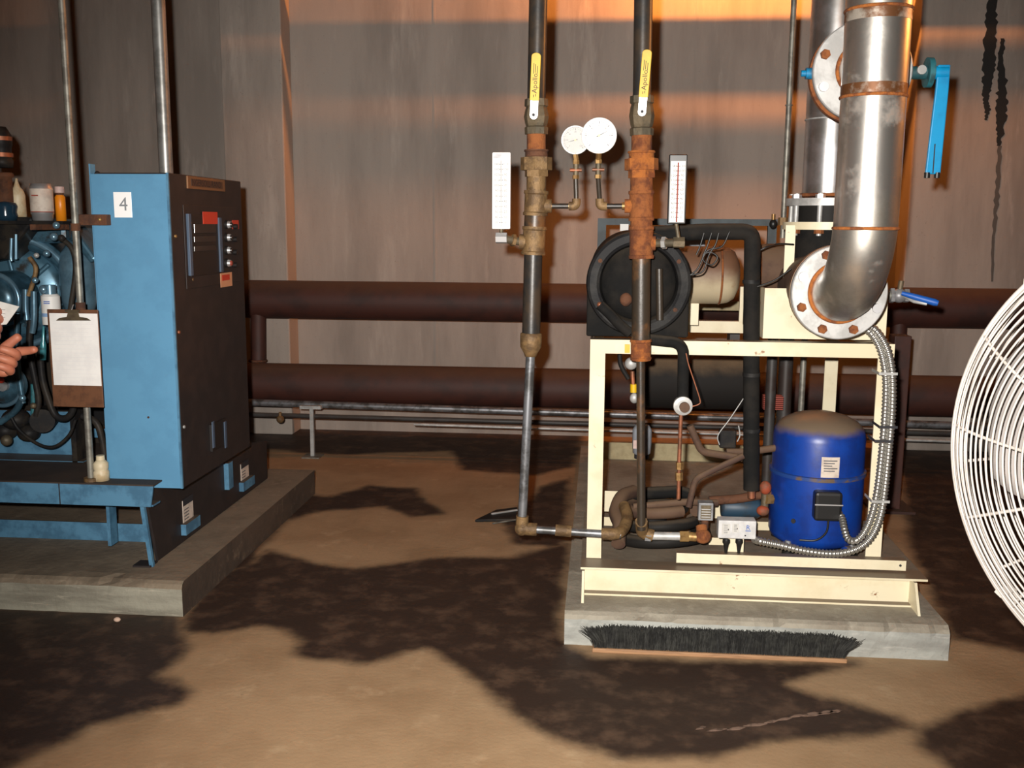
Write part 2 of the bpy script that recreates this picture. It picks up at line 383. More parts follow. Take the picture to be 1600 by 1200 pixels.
struct(MB().bx(-6.2, 6.2, -4.2, 6.3, 4.2, 4.4).build('ceiling', 'wall'))
cx0, cx1 = P(352, 300, COL_Y).x, P(446, 300, COL_Y).x
struct(MB().bx(cx0, cx1, COL_Y, WALL_Y, 0, 4.2).build('trim_1', 'wall', bevel=.008))
cx2 = P(1421, 300, COL_Y).x
struct(MB().bx(cx2, cx2 + 1.0, COL_Y, WALL_Y, 0, 4.2).build('trim_2', 'wall', bevel=.008))
# formwork joint fillets on the wall
for i, xx in enumerate((680, 1080)):
    X = P(xx, 300, WALL_Y).x
    struct(MB().bx(X - .006, X + .006, WALL_Y - .003, WALL_Y, 0, 4.2).build('trim_%d' % (3 + i), 'wall'))

# black oil streaks run down the right-hand wall
def streak(pts, ws, label):
    m = MB(); L = []; Rr = []
    n5 = 9; P5, W5 = [], []
    for i in range(len(pts) - 1):
        for k in range(n5):
            f = k / n5; P5.append((pts[i][0] + (pts[i + 1][0] - pts[i][0]) * f + random.uniform(-1.4, 1.4), pts[i][1] + (pts[i + 1][1] - pts[i][1]) * f)); W5.append((ws[i] + (ws[i + 1] - ws[i]) * f) * random.uniform(.7, 1.2))
    pts, ws = P5 + [pts[-1]], W5 + [ws[-1]]
    for (x, y), wd in zip(pts, ws):
        p = P(x, y, COL_Y); L.append(V((p.x - S(wd, COL_Y) / 2, COL_Y - .0015, p.z))); Rr.append(V((p.x + S(wd, COL_Y) / 2, COL_Y - .0015, p.z)))
    poly = L + Rr[::-1]; n = len(L)
    m.add(poly, [(i, i + 1, 2 * n - 2 - i, 2 * n - 1 - i) for i in range(n - 1)])
    return tag(m.build('oil_streak', 'tar'), label, 'stain')
pm('tar', (.012, .011, .010), .6)
pm('tar_thin', (.10, .088, .078), .8)
streak([(1552, -10), (1548, 40), (1546, 90), (1543, 125), (1540, 150), (1543, 170), (1541, 188)], [14, 17, 20, 15, 9, 8, 4], 'shorter black oil streak on the right wall, left one')
streak([(1566, 60), (1564, 90), (1566, 130), (1565, 165), (1563, 200), (1560, 228)], [5, 9, 13, 16, 12, 5], 'lower black oil streak on the right wall, right one')
s_ = streak([(1562, 228), (1558, 300), (1553, 360), (1550, 440)], [5, 7, 5, 3], 'faint grey dribble running down below the oil streaks')
s_.data.materials[0] = MT['tar_thin']

# ------------------------------------------------------------------ sodium lamps and overhead pipes (above the frame)
def sodium_spot(loc, e, label, aim, cone):
    t = thing('sodium_lamp', label, 'lamp', loc, 'sodium lamps under the ceiling'); p = V(loc); d = (V(aim) - p).normalized()
    MB().cyl(p + V((0, 0, .12)), V((p.x, p.y, 4.2)), .012).build('stem', 'grey_metal', t)
    MB().slathe(p - d * .14, d, [(0, 0), (0, .07), (.05, .12), (.11, .16), (.125, .165)], 28).build('reflector', 'grey_metal', t)
    MB().sph(p - d * .05, .035).build('bulb', 'bulb', t)
    l = bpy.data.lights.new('sodium_light', 'SPOT'); l.energy = e; l.color = (1, .36, .08); l.shadow_soft_size = .06; l.spot_size = R(cone); l.spot_blend = .6
    o = bpy.data.objects.new('sodium_light', l); o.location = p + d * .01; o.rotation_euler = d.to_track_quat('-Z', 'Y').to_euler(); COL.objects.link(o)
def wall_washer(loc, e, label):
    t = thing('sodium_lamp', label, 'lamp', loc, 'sodium lamps under the ceiling'); x, y, z = loc
    m = MB(); m.bx(x - .32, x + .32, y - .2, y + .012, z - .105, z - .1); m.build('added_visor', 'grey_metal', t)  # unseen trough, added to keep the lamp's light off the floor
    MB().bx(x - .32, x + .32, y - .205, y - .2, z - .105, z + .1).build('back_plate', 'grey_metal', t)
    MB().bx(x - .32, x + .32, y - .2, y + .012, z + .1, z + .105).build('top_plate', 'grey_metal', t)
    MB().cyl((x, y - .1, z + .105), (x, y - .1, 4.2), .012).build('stem', 'grey_metal', t)
    MB().sph((x, y - .08, z), (.05, .025, .025)).build('bulb', 'bulb', t)
    l = bpy.data.lights.new('sodium_light', 'POINT'); l.energy = e; l.color = (1, .31, .055); l.shadow_soft_size = .035
    o = bpy.data.objects.new('sodium_light', l); o.location = loc; COL.objects.link(o)
wall_washer((.75, 5.45, 3.3), 250, 'sodium lamp above the dryer, in an added trough shielding the floor')
sodium_spot((4.3, 4.4, 2.85), 260, 'sodium floodlight at the far right, turned to the big steel pipes', (.7, 2.9, 2.05), 34)
def ohp(y, z, r, label, m='pipe_dark'):
    return tag(MB().cyl((-5.9, y, z), (5.9, y, z), r, n=24).build('overhead_pipe', m), label, 'pipe', 'overhead pipes')
ohp(5.85, 2.68, .075, 'thick overhead pipe crossing above the picture, nearest the wall')
ohp(5.70, 2.70, .032, 'thin overhead pipe crossing above the picture')

# ------------------------------------------------------------------ long wall pipes
AY, BY = 5.72, 5.55
za = P(600, 470, AY).z; ra = .112
t = thing('wall_pipe', 'upper thick dark red pipe running along the back wall', 'pipe', (0, AY, za), 'thick red wall pipes')
MB().cyl((-5.9, AY, za), (5.9, AY, za), ra, n=32).build('pipe', 'pipe_red', t)
for x in (-2.4, 3.2): MB().torus((x, AY, za), X_, ra, .008).build('weld_bead', 'rust_dark', t)
zb = P(600, 601, BY).z
t = thing('wall_pipe', 'lower thick dark red pipe running along the back wall', 'pipe', (0, BY, zb), 'thick red wall pipes')
MB().cyl((-5.9, BY, zb), (5.9, BY, zb), .112, n=32).build('pipe', 'pipe_red', t)
for i, (xx, lb) in enumerate(((400, 'left dark red riser linking the two thick wall pipes'), (1407, 'right dark red riser linking the two thick wall pipes'))):
    X = P(xx, 530, 5.64).x
    t = thing('pipe_riser', lb, 'pipe', (X, 5.64, zb), 'red pipe risers')
    MB().cyl((X, 5.66, zb), (X, 5.7, za), .045).build('pipe', 'pipe_red', t)
    MB().torus((X, 5.66, zb + .11), Z_, .047, .008).build('weld_bead', 'rust_dark', t)
# boxed red post behind the dryer frame
Xq = P(1404, 600, 4.6).x
t = thing('support_post', 'dark red square support post right behind the cream frame', 'post', (Xq, 4.6, 0))
MB().bx(Xq - .03, Xq + .045, 4.6, 4.7, 0, P(1404, 525, 4.6).z).build('post', 'pipe_red', t, bevel=.004)
MB().bx(Xq - .09, Xq + .1, 4.55, 4.75, 0, .012).build('base_plate', 'pipe_red', t)
def lowpipe(x0, y0, x1, y1, Y, r, label, m='pipe_dark', ext=True):
    a, b = P(x0, y0, Y), P(x1, y1, Y)
    if ext: d = (b - a).normalized(); a = a - d * 2; b = b + d * 2
    return tag(MB().cyl(a, b, r, n=16).build('floor_pipe', m), label, 'pipe', 'low pipes along the wall')
lowpipe(400, 629, 1500, 665, 5.38, .02, 'dark pipe with a pale top just under the thick red pipes', 'thin_steel')
lowpipe(400, 648, 1500, 678, 5.40, .014, 'second thin dark pipe low along the wall')
lowpipe(647, 663, 1500, 690, 5.32, .008, 'thin pale conduit low along the wall', 'galv', False)
Xs = P(487, 640, 5.36)
t = thing('pipe_stand', 'pale T-shaped stand propping the low wall pipes', 'stand', (Xs.x, 5.36, 0))
MB().bx(Xs.x - .01, Xs.x + .01, 5.35, 5.37, .006, P(487, 638, 5.36).z).build('post', 'galv', t)
MB().bx(Xs.x - .06, Xs.x + .06, 5.33, 5.39, P(487, 638, 5.36).z, P(487, 633, 5.36).z).build('top_plate', 'galv', t)
MB().bx(Xs.x - .05, Xs.x + .05, 5.31, 5.41, 0, .006).build('base_plate', 'galv_dull', t)
p = P(438, 655, 5.35)
t = thing('small_valve', 'tiny dark valve on the low wall pipes left of the stand', 'valve', p)
MB().sph(p, .022).build('body', 'brass_dirty', t); MB().cyl(p, p + V((0, -.0, .04)), .008).build('stem', 'brass_dirty', t)

# ================================================================== PADS
def pad(x0, x1, y0, y1, h, label, tm='pad', sm='pad_side', em='pad_side'):
    t = thing('concrete_pad', label, 'concrete pad', ((x0 + x1) / 2, (y0 + y1) / 2, 0), 'concrete equipment pads')
    nx = 60; ny = 60; random.seed(int(h * 1e4)); m = MB()
    fr = [V((x0 + (x1 - x0) * k / nx, y0, 0)) for k in range(nx + 1)]
    # front and top skins with a chipped, uneven arris
    rows = [(0, 0), (0, h * .25), (0, h * .55), (0, h * .8), (.006, h - .008), (.02, h)]
    vs = []
    for k in range(nx + 1):
        ch = max(0, math.sin(k * .21 + h * 50) * math.sin(k * .083 + 1) * .022 + random.uniform(-.003, .003) - .002) + random.random() ** 8 * .012
        for j, (dy, z) in enumerate(rows):
            c = ch if j >= 4 else ch * .4 * (j == 3)
            vs.append(V((fr[k].x, y0 + dy + c + random.uniform(-.0015, .0015), z - (c * .35 if j >= 4 else 0))))
        vs.append(V((fr[k].x, y0 + .07, h)))
    q = len(rows) + 1
    fs = [(k * q + j, (k + 1) * q + j, (k + 1) * q + j + 1, k * q + j + 1) for k in range(nx) for j in range(q - 1)]
    m.add(vs, fs)
    m.add([(x0, y0 + .07, h), (x1, y0 + .07, h), (x1, y1, h), (x0, y1, h)], [(0, 1, 2, 3)])
    for x, rev in ((x0, 0), (x1, 1)):
        f = [(x, y0, 0), (x, y0, h * .8), (x, y0 + .02, h), (x, y1, h), (x, y1, 0)]
        m.add(f, [[0, 1, 2, 3, 4] if not rev else [4, 3, 2, 1, 0]])
    m.add([(x0, y1, 0), (x1, y1, 0), (x1, y1, h), (x0, y1, h)], [(1, 0, 3, 2)])
    o = m.build('slab', tm, t); o.data.materials.append(MT[sm]); o.data.materials.append(MT[em])
    for pl in o.data.polygons:
        if abs(pl.normal.x) > .9: pl.material_index = 2
        elif pl.center.z + 0 < h * .82: pl.material_index = 1
    return t
pad(-.095, 1.07, 2.96, 5.35, .105, 'grey concrete pad under the cream dryer frame')
pad(-3.6, -1.37, 3.05, 4.6, .118, 'grey concrete pad under the blue compressor skid', 'pad_brown', 'pad_side_brown', 'pad_dirt')

# ================================================================== DRYER FRAME
FZ = .105; BT = .2            # pad top, base-frame top
xl = P(931, 700, 3.21).x; xr = P(1374, 720, 3.21).x; RT = .935; RB = .89
t = thing('dryer_frame', 'cream painted steel frame carrying the dryer pipes and blue tank', 'frame', (.48, 4.1, FZ))
fb = MB(); fb.bx(-.05, 1.045, 3.115, 3.2, .193, BT); fb.bx(-.037, 1.0, 3.148, 3.156, .111, .193); fb.bx(-.037, 1.0, 3.118, 3.2, FZ, .111)
fb.build('front_beam', 'cream', t)
for x in (-.045, 1.0):
    MB().prism([(x, 3.045, FZ), (x, 5.1, FZ), (x, 5.1, .193), (x, 3.1, .193)], (.008, 0, 0)).build('side_beam', 'cream', t)
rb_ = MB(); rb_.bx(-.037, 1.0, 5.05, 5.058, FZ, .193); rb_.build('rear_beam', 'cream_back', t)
MB().bx(-.05, 1.045, 3.2, 3.75, .193, BT - .001).build('deck_plate', 'deck', t)
hw = .0245
def post(x, y, z0=BT, z1=RB, mat='cream', w2=hw):
    m = MB(); m.bx(x - w2, x + w2, y, y + .006, z0, z1); m.bx(x - w2 if x < .4 else x + w2 - .006, x - w2 + .006 if x < .4 else x + w2, y + .006, y + .05, z0, z1)
    return m.build('post', mat, t)
post(xl, 3.21); post(xr, 3.21); post(xr - .01, 3.9, FZ + .09); post(xl, 4.95, .193); post(xr, 4.95, .193)
m = MB(); m.bx(xl - hw, xr + hw, 3.21, 3.216, RB, RT); m.bx(xl - hw, xr + hw, 3.216, 3.26, RT - .006, RT); m.build('top_rail', 'cream', t)
m = MB(); m.bx(xl - hw, xr + hw, 3.9, 3.906, RB, RT); m.bx(xl - hw, xr + hw, 3.906, 3.95, RT - .006, RT); m.build('cross_rail', 'cream', t)
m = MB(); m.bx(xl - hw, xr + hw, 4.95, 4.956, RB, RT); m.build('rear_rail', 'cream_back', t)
for x in (xl - hw, xr + hw - .006): MB().bx(x, x + .006, 3.26, 4.95, RB, RT).build('side_rail', 'cream', t)
MB().bx(.262, .993, 3.172, 3.176, .207, .24).build('mount_rail', 'cream', t)
MB().bx(.262, .993, 3.176, 3.205, .236, .24).build('mount_rail', 'cream', t)
MB().cyl((.975, 3.1725, .224), (.975, 3.1705, .224), .004).build('bolt_hole', 'ink', t)
# short uprights and angle pieces deep in the frame
for (x0, y0, x1, y1, Y) in ((945, 767, 974, 800, 3.62), (944, 808, 968, 822, 3.5), (1108, 840, 1132, 852, 3.35), (1112, 785, 1126, 810, 3.6), (1182, 815, 1202, 829, 3.5)):
    a, b = P(x0, y0, Y), P(x1, y1, Y); MB().bx(a.x, b.x, Y, Y + .006, b.z, a.z).build('angle_bracket', 'cream', t)
a, b = P(1157, 448, 3.88), P(1163, 520, 3.88); MB().bx(a.x, b.x, 3.88, 3.9, RT, a.z).build('upright', 'cream', t)
# cream saddle box under the flanged nozzle
a, b = P(1195, 455, 3.32), P(1384, 523, 3.32)
m = MB(); m.bx(a.x, b.x, 3.32, 3.326, RT, a.z + .01); m.bx(a.x, a.x + .006, 3.326, 3.8, RT, a.z + .01); m.bx(b.x - .006, b.x, 3.326, 3.8, RT, a.z + .01); m.build('saddle_box', 'cream', t)
a, b = P(1228, 352, 3.42), P(1242, 385, 3.42); MB().bx(a.x, b.x, 3.42, 3.426, RT, a.z).build('saddle_bracket', 'cream', t)

# ------------------------------------------------------------------ black evaporator
ec = P(998, 443, 3.26); er = .17
t = thing('evaporator_vessel', 'round black insulated vessel end on top of the frame', 'vessel', (ec.x, 3.7, RT))
arch = [V((ec.x - er + .003, 3.30, RT)), V((ec.x + er - .003, 3.30, RT))] + [V((ec.x + (er - .003) * math.cos(R(a)), 3.30, ec.z + (er - .003) * math.sin(R(a)))) for a in range(0, 181, 6)]
MB().prism(arch, (0, .95, 0)).build('insulated_shell', 'foam', t, bevel=.006)
MB().lathe(V((ec.x, 3.30, ec.z)), -Y_, [(0, er), (.034, er), (.044, er - .004), (.048, er - .012), (.049, .136), (.044, .127), (.02, .122), (.0, .12)], 56).build('end_ring', 'foam_ring', t)
MB().slathe(V((ec.x, 3.295, ec.z)), -Y_, [(0, .121), (.012, .115), (.03, .09), (.042, .05), (.046, .0)], 48).build('dished_head', 'foam', t)
m = MB(); m.tube(spline([P(937, 476, 3.235), P(952, 490, 3.235), P(968, 507, 3.235), P(985, 521, 3.235)]), .017, 12)
o = m.build('drain_hose', 'foam', t); MB().sph(P(937, 476, 3.228), .009).build('copper_tip', 'copper', o)
m = MB(); m.sph(P(978, 468, 3.235), (.02, .015, .022)); m.build('sight_plug', 'rust_dark', t)
m = MB(); m.tube(bend([P(1030, 420, 3.235), P(1031, 500, 3.235)], .02), .012, 12); m.build('well_pipe', 'black_brown_pipe', t)
for a in (30, 150, 215, 325):
    q = V((ec.x + .145 * math.cos(R(a)), 3.252, ec.z + .145 * math.sin(R(a)))); bolt(t, q, -Y_, .008, .006, 'rust_dark')

# steel-blue angle frame behind the vessel
za_ = P(1070, 347, 4.35).z
t = thing('angle_frame', 'steel-blue angle iron frame behind the black vessel', 'frame', (P(1070, 347, 4.35).x, 4.35, RT))
m = MB(); xa, xb = P(934, 347, 4.35).x, P(1215, 350, 4.35).x; m.bx(xa, xb, 4.35, 4.38, za_ - .014, za_ + .014); m.build('cross_bar', 'frame_steelblue', t)
for x in (xa + .018, xb - .02): MB().bx(x - .018, x + .018, 4.352, 4.378, RT, za_ - .014).build('upright', 'frame_steelblue', t)
a, b = P(1070, 374, 4.3), P(1101, 406, 4.3); MB().bx(a.x, b.x, 4.3, 4.32, b.z, a.z).build('panel', 'drier_grey', t)
a, b = P(969, 350, 4.3), P(982, 361, 4.3); MB().bx(a.x, b.x, 4.3, 4.304, b.z, a.z).build('tag', 'white', t)
q = P(1208, 350, 4.2); MB().sph(q, (.016, .016, .02)).build('knob', 'black_plastic', t); MB().cyl(q + V((0, 0, .01)), q + V((0, 0, .04)), .008).build('knob_stem', 'brass', t)

# ------------------------------------------------------------------ header tanks along X
q = P(1110, 430, 3.75); xe = P(1156, 430, 3.75).x; x0 = ec.x + .1
t = thing('header_pipe', 'rusty cream header pipe with rounded end beside the black vessel', 'pipe', (q.x, 3.75, RT))
rr = .106; L_ = xe - x0
MB().slathe(V((x0, 3.75, q.z)), X_, [(0, rr), (L_ - .07, rr), (L_ - .045, rr * .96), (L_ - .022, rr * .82), (L_ - .006, rr * .5), (L_, 0)], 40).build('shell', 'tank_rusty', t)
MB().torus(V((xe - .075, 3.75, q.z)), X_, rr, .004).build('weld_bead', 'rust', t)
MB().bx(x0 + .1, x0 + .14, 3.73, 3.77, RT - .0, q.z - rr * .9).build('saddle', 'cream', t)
q2 = P(1200, 420, 3.6); xa, xb = P(1174, 420, 3.6).x, P(1300, 420, 3.6).x
t = thing('inlet_pipe', 'brown dusty inlet pipe between the header and the flanged nozzle', 'pipe', (q2.x, 3.6, RT))
MB().cyl((xa, 3.6, q2.z), (xb, 3.6, q2.z), .088, n=36).build('pipe', 'bark_brown', t)
MB().torus((P(1183, 420, 3.6).x, 3.6, q2.z), X_, .089, .004).build('weld_bead', 'rust', t)

# ------------------------------------------------------------------ flanges
def flange(t, c, ax, r, th, rbolt, n, mats, off=22.5, mat='galv', bore=.09, head=.012, br=.0145):
    ax = V(ax).normalized(); o = MB()
    o.lathe(c, ax, [(0, bore), (0, r - .003), (.003, r), (th - .003, r), (th, r - .003), (th, bore)], 56)
    fo = o.build('flange', mat, t)
    u = V((ax.cross(Z_))).normalized() if abs(ax.z) < .9 else X_; w_ = u.cross(ax)
    for k in range(n):
        a = R(off + 360 / n * k); p = V(c) + (u * math.cos(a) + w_ * math.sin(a)) * rbolt
        MB().cyl(p, p - ax * head, br, br * .96, n=6 if mats[k] != 'chrome' else 12, smooth=False).build('bolt', mats[k], fo)
    return fo
fc = P(1312, 457, 3.03)
t = thing('nozzle_flange', 'bolted round flange facing out at the foot of the big steel elbow', 'flange', (fc.x, 3.2, RT))
RB_ = ['rust', 'rust', 'white', 'rust', 'rust', 'rust', 'white', 'rust']
flange(t, V((fc.x, 3.03, fc.z)), Y_, .14, .024, .118, 8, ['rust', 'rust', 'rust', 'chrome', 'rust', 'rust', 'rust', 'chrome'])
MB().lathe(V((fc.x, 3.054, fc.z)), Y_, [(0, .112), (.006, .112)], 40).build('gasket', 'rust_dark', t)
fo = MB().lathe(V((fc.x, 3.06, fc.z)), Y_, [(0, .09), (0, .14), (.024, .14), (.024, .118)], 56).build('back_flange', 'tank_rusty', t)
MB().slathe(V((fc.x, 3.084, fc.z)), Y_, [(0, .122), (.06, .118), (.16, .108), (.30, .1), (.55, .095)], 40).build('nozzle_neck', 'bark_brown', t)

# ------------------------------------------------------------------ front riser
RX = fc.x + .012; RY = 2.83; rp = .0845; ez = fc.z + .2
t = thing('steel_riser', 'front big steel pipe coming down into an elbow', 'pipe', (RX, RY, ez), 'big steel risers')
MB().cyl((RX, RY, 4.2), (RX, RY, ez), rp, n=48).build('pipe', 'steel', t)
el = [V((RX, RY, ez + .002))]
for k in range(0, 13):
    a = R(90 * k / 12); el.append(V((RX - .012 * k / 12, RY + .2 * (1 - math.cos(a)), ez - .2 * math.sin(a))))
el.append(V((fc.x, 3.032, fc.z)))
m = MB(); m.tube(el, rp, 48); m.build('elbow', 'steel', t)
MB().torus((fc.x, 3.026, fc.z), Y_, rp + .003, .006).build('weld_bead', 'rust_orange', t)
for yy in (17, 152, 357):
    zz = P(1360, yy, RY).z
    MB().torus((RX, RY, zz), Z_, rp, .0045).build('weld_bead', 'rust_orange', t)
    if yy == 152: MB().lathe((RX, RY, zz - .004), Z_, [(0, rp + .0008), (.035, rp + .0008)], 48).build('rust_band', 'rust_band', t)
    if yy == 17: MB().lathe((RX, RY, zz - .03), Z_, [(0, rp + .0008), (.03, rp + .0008)], 48).build('rust_band', 'rust_band', t)
# ------------------------------------------------------------------ bypass branch with butterfly valve
bz = P(1330, 112, 3.02).z; GY = 3.5
rx2 = P(1256, 250, GY).x + .084
def bp(y): f = (y - RY) / (GY - RY); return V((RX + (rx2 - RX) * f, y, bz))
t = thing('bypass_branch', 'bolted flange pair of the bypass between the two big steel pipes', 'pipe', bp(3.1))
MB().cyl(bp(RY), bp(3.0), .07, n=36).build('stub_pipe', 'steel', t)
MB().torus(bp(2.985), Y_, .073, .006).build('weld_bead', 'rust_orange', t)
flange(t, bp(3.0), Y_, .138, .022, .116, 8, ['rust', 'rust', 'rust', 'rust', 'chrome', 'rust', 'rust', 'rust'], off=22.5, bore=.071)
MB().lathe(bp(3.075), Y_, [(0, .08), (0, .138), (.022, .138), (.022, .07)], 56).build('back_flange', 'rust', t)
MB().cyl(bp(3.09), bp(GY), .07, n=36).build('stub_pipe', 'steel_clean', t)
t = thing('butterfly_valve', 'blue butterfly valve clamped between the bypass flanges', 'valve', bp(3.05))
vb = bp(3.048); MB().lathe(bp(3.024), Y_, [(0, .07), (0, .118), (.049, .118), (.049, .07)], 48).build('wafer_body', 'valve_blue', t)
m = MB(); m.cyl(vb - X_ * .1, vb - X_ * .152, .016); m.cyl(vb - X_ * .152, vb - X_ * .165, .009); m.build('lower_stem', 'valve_blue', t)
m = MB(); m.cyl(vb + X_ * .1, vb + X_ * .2, .018); m.build('neck', 'teal', t)
MB().cyl(vb + X_ * .165 + V((0, -.022, .004)), vb + X_ * .165 + V((0, -.03, .004)), .013, n=12).build('neck_bolt', 'galv', t)
m = MB(); m.cyl(vb + X_ * .185, vb + X_ * .2, .042, n=24); m.build('notch_plate', 'teal', t)
h0 = vb + X_ * .232
m = MB(); m.cyl(h0 - X_ * .03, h0 + X_ * .012, .019); m.build('hub', 'lever_blue', t)
poly = [(-.018, .02), (.016, .02), (.016, -.05), (.010, -.285), (-.032, -.285), (-.026, -.16), (-.02, -.05)]
m = MB(); m.prism([h0 + V((x, -.012, z)) for x, z in poly], (0, .012, 0))
hd = m.build('lever', 'lever_blue', t, bevel=.003)
MB().bx(h0.x - .0135, h0.x - .0105, h0.y - .0135, h0.y - .011, h0.z - .283, h0.z - .2).build('lever_slot', 'ink', hd)
for dx in (-.026, 0.002): MB().cyl(h0 + V((dx, -.006, -.28)), h0 + V((dx, -.006, -.296)), .0085).build('latch_tip', 'black_plastic', hd)

# ------------------------------------------------------------------ rear riser
t = thing('steel_riser', 'rear big steel pipe standing on a bolted black spool', 'pipe', (rx2, GY, RT), 'big steel risers')
zf = P(1290, 306, GY).z
MB().cyl((rx2, GY, 4.2), (rx2, GY, zf), .084, n=48).build('pipe', 'steel_clean', t)
MB().torus((rx2, GY, P(1290, 187, GY).z), Z_, .084, .003).build('weld_bead', 'galv', t)
zs = [P(1290, y, GY - .12).z for y in (309, 321, 347, 359)]
MB().lathe((rx2, GY, zs[1]), Z_, [(0, .0), (0, .136), (zs[0] - zs[1], .136), (zs[0] - zs[1], .08)], 56).build('upper_flange', 'galv', t)
MB().cyl((rx2, GY, zs[2]), (rx2, GY, zs[1]), .1, n=40).build('rubber_spool', 'rubber', t)
MB().lathe((rx2, GY, zs[3]), Z_, [(0, 0), (0, .142), (zs[2] - zs[3], .142), (zs[2] - zs[3], .08)], 56).build('lower_flange', 'cream', t)
MB().torus((rx2, GY, zf + .002), Z_, .087, .006).build('weld_bead', 'rust', t)
for k in range(8):
    a = R(22.5 + 45 * k); c = V((rx2 + .118 * math.cos(a), GY + .118 * math.sin(a), 0))
    o = MB().cyl(c + Z_ * (zs[3] - .02), c + Z_ * (zs[0] + .016), .0085, n=10).build('stud', 'galv', t)
    for z0, z1, mt in ((zs[0], zs[0] + .012, 'chrome' if k in (4, 5) else 'rust'), (zs[3] - .013, zs[3], 'rust')):
        MB().hexn(c + Z_ * z0, c + Z_ * z1, .016).build('nut', mt, o)
MB().slathe((rx2, GY, zs[3]), -Z_, [(0, .1), (.03, .102), (.09, .1), (.16, .095)], 36).build('insulated_neck', 'foam', t)

# thin conduit left of the risers
q = P(1231, 200, 3.95)
t = thing('conduit', 'thin grey vertical conduit left of the big steel pipes', 'conduit', (q.x, 3.95, RT))
MB().cyl((q.x, 3.95, 4.2), (q.x, 3.95, P(1222, 372, 3.95).z), .0105, n=12).build('tube', 'galv_dull', t)
MB().hexn((q.x, 3.95, P(1224, 352, 3.95).z), (q.x, 3.95, P(1224, 340, 3.95).z), .02).build('coupling', 'brass_dirty', t)
for z in (2.6, 1.75): MB().torus((q.x, 3.95, z), Z_, .0115, .003, 20, 6).build('strap', 'galv_dull', t)

# ------------------------------------------------------------------ small valve with blue lever right of the flange
q = P(1405, 462, 3.45)
t = thing('ball_valve', 'small ball valve with a royal blue lever sticking out right of the flange', 'valve', q, 'ball valves')
MB().cyl(q + V((-.1, 0, 0)), q + V((-.02, 0, 0)), .016).build('nipple', 'galv_dull', t)
m = MB(); m.sph(q, (.026, .024, .024)); m.hexn(q + V((-.03, 0, 0)), q + V((-.018, 0, 0)), .026); m.hexn(q + V((.016, 0, 0)), q + V((.03, 0, 0)), .024); m.build('body', 'grey_metal', t)
MB().cyl(q + V((0, 0, .01)), q + V((0.004, 0, .05)), .009).build('stem', 'bronze', t)
a = P(1409, 458, 3.4); b = P(1466, 474, 3.36); d = (b - a).normalized()
m = MB(); m.tube([a, a.lerp(b, .3), a.lerp(b, .9), b], [.007, .010, .012, .009], 10); m.build('lever', 'lever_blue2', t)
MB().tube([q + V((.01, -.02, .0)), a.lerp(b, .35) + V((0, 0, -.016)), a.lerp(b, .7) + V((0, 0, -.012))], .006, 8).build('lever_stay', 'galv', t)

# ------------------------------------------------------------------ dark tank under the frame
q = P(1095, 592, 4.25); xa, xb = P(985, 592, 4.25).x, P(1188, 592, 4.25).x
t = thing('receiver_tank', 'dark dusty horizontal tank below the frame top', 'tank', (q.x, 4.25, q.z - .13))
MB().slathe((xa, 4.25, q.z), X_, [(0, 0), (.01, .06), (.035, .1), (.07, .125), (.09, .128), (xb - xa - .09, .128), (xb - xa - .07, .125), (xb - xa - .035, .1), (xb - xa - .01, .06), (xb - xa, 0)], 40).build('shell', 'tank_dark', t)
for x in (xa + .12, xb - .12): MB().bx(x - .02, x + .02, 4.2, 4.3, q.z + .1, RB).build('hanger', 'pipe_dark', t)
for (xx, y0, y1, Y, r, mt, lb) in ((1256, 556, 650, 4.0, .012, 'galv_dull', 'thin grey standpipe behind the blue tank, nearest the right posts'),
                                (1207, 552, 660, 3.9, .02, 'pipe_dark', 'dark standpipe behind the insulated black downpipe'),
                                (1229, 556, 660, 4.1, .028, 'pipe_dark', 'thick dark standpipe behind the blue tank')):
    q = P(xx, y0, Y); tag(MB().cyl((q.x, Y, .193), (q.x, Y, RB), r, n=14).build('standpipe', mt), lb, 'pipe')
a, b = P(1194, 619, 3.95), P(1223, 641, 3.95)
t = thing('finned_block', 'small red finned block behind the black downpipe', 'block', ((a.x + b.x) / 2, 3.95, b.z))
MB().bx(a.x, b.x, 3.97, 4.0, b.z, a.z).build('core', 'red_dark', t)
for k in range(7): z = b.z + (a.z - b.z) * (k + .5) / 7; MB().bx(a.x, b.x, 3.945, 3.97, z - .0022, z + .0022).build('fin', 'red_dark', t)
MB().bx((a.x + b.x) / 2 - .01, (a.x + b.x) / 2 + .01, 4.0, 4.1, b.z, a.z).build('mount', 'pipe_dark', t)

# ================================================================== WATER PIPES WITH VALVES
WY = 3.1
def line(pts):                     # axis of a slightly crooked vertical pipe given by pixel points
    return [P(x, y, WY) for x, y in pts]
def axis_at(ax, y):
    for (x0, y0), (x1, y1) in zip(ax[:-1], ax[1:]):
        if y <= y1 or (x1, y1) == ax[-1]: return P(x0 + (x1 - x0) * (y - y0) / (y1 - y0), y, WY)
def seg(t, ax, y0, y1, r, name, mat, n=20, r1=None):
    return MB().cyl(axis_at(ax, y0), axis_at(ax, y1), r, r1, n=n, smooth=n > 8).build(name, mat, t)
def fitting(t, ax, y0, y1, r, name, mat):        # banded cast fitting
    a, b = axis_at(ax, y0), axis_at(ax, y1); L = (b - a).length; l = min(.012, L * .25)
    return MB().lathe(a, b - a, [(0, r * .8), (0, r), (l * .7, r * 1.02), (l, r * .93), (L - l, r * .93), (L - l * .7, r * 1.02), (L, r), (L, r * .8)], 24).build(name, mat, t)
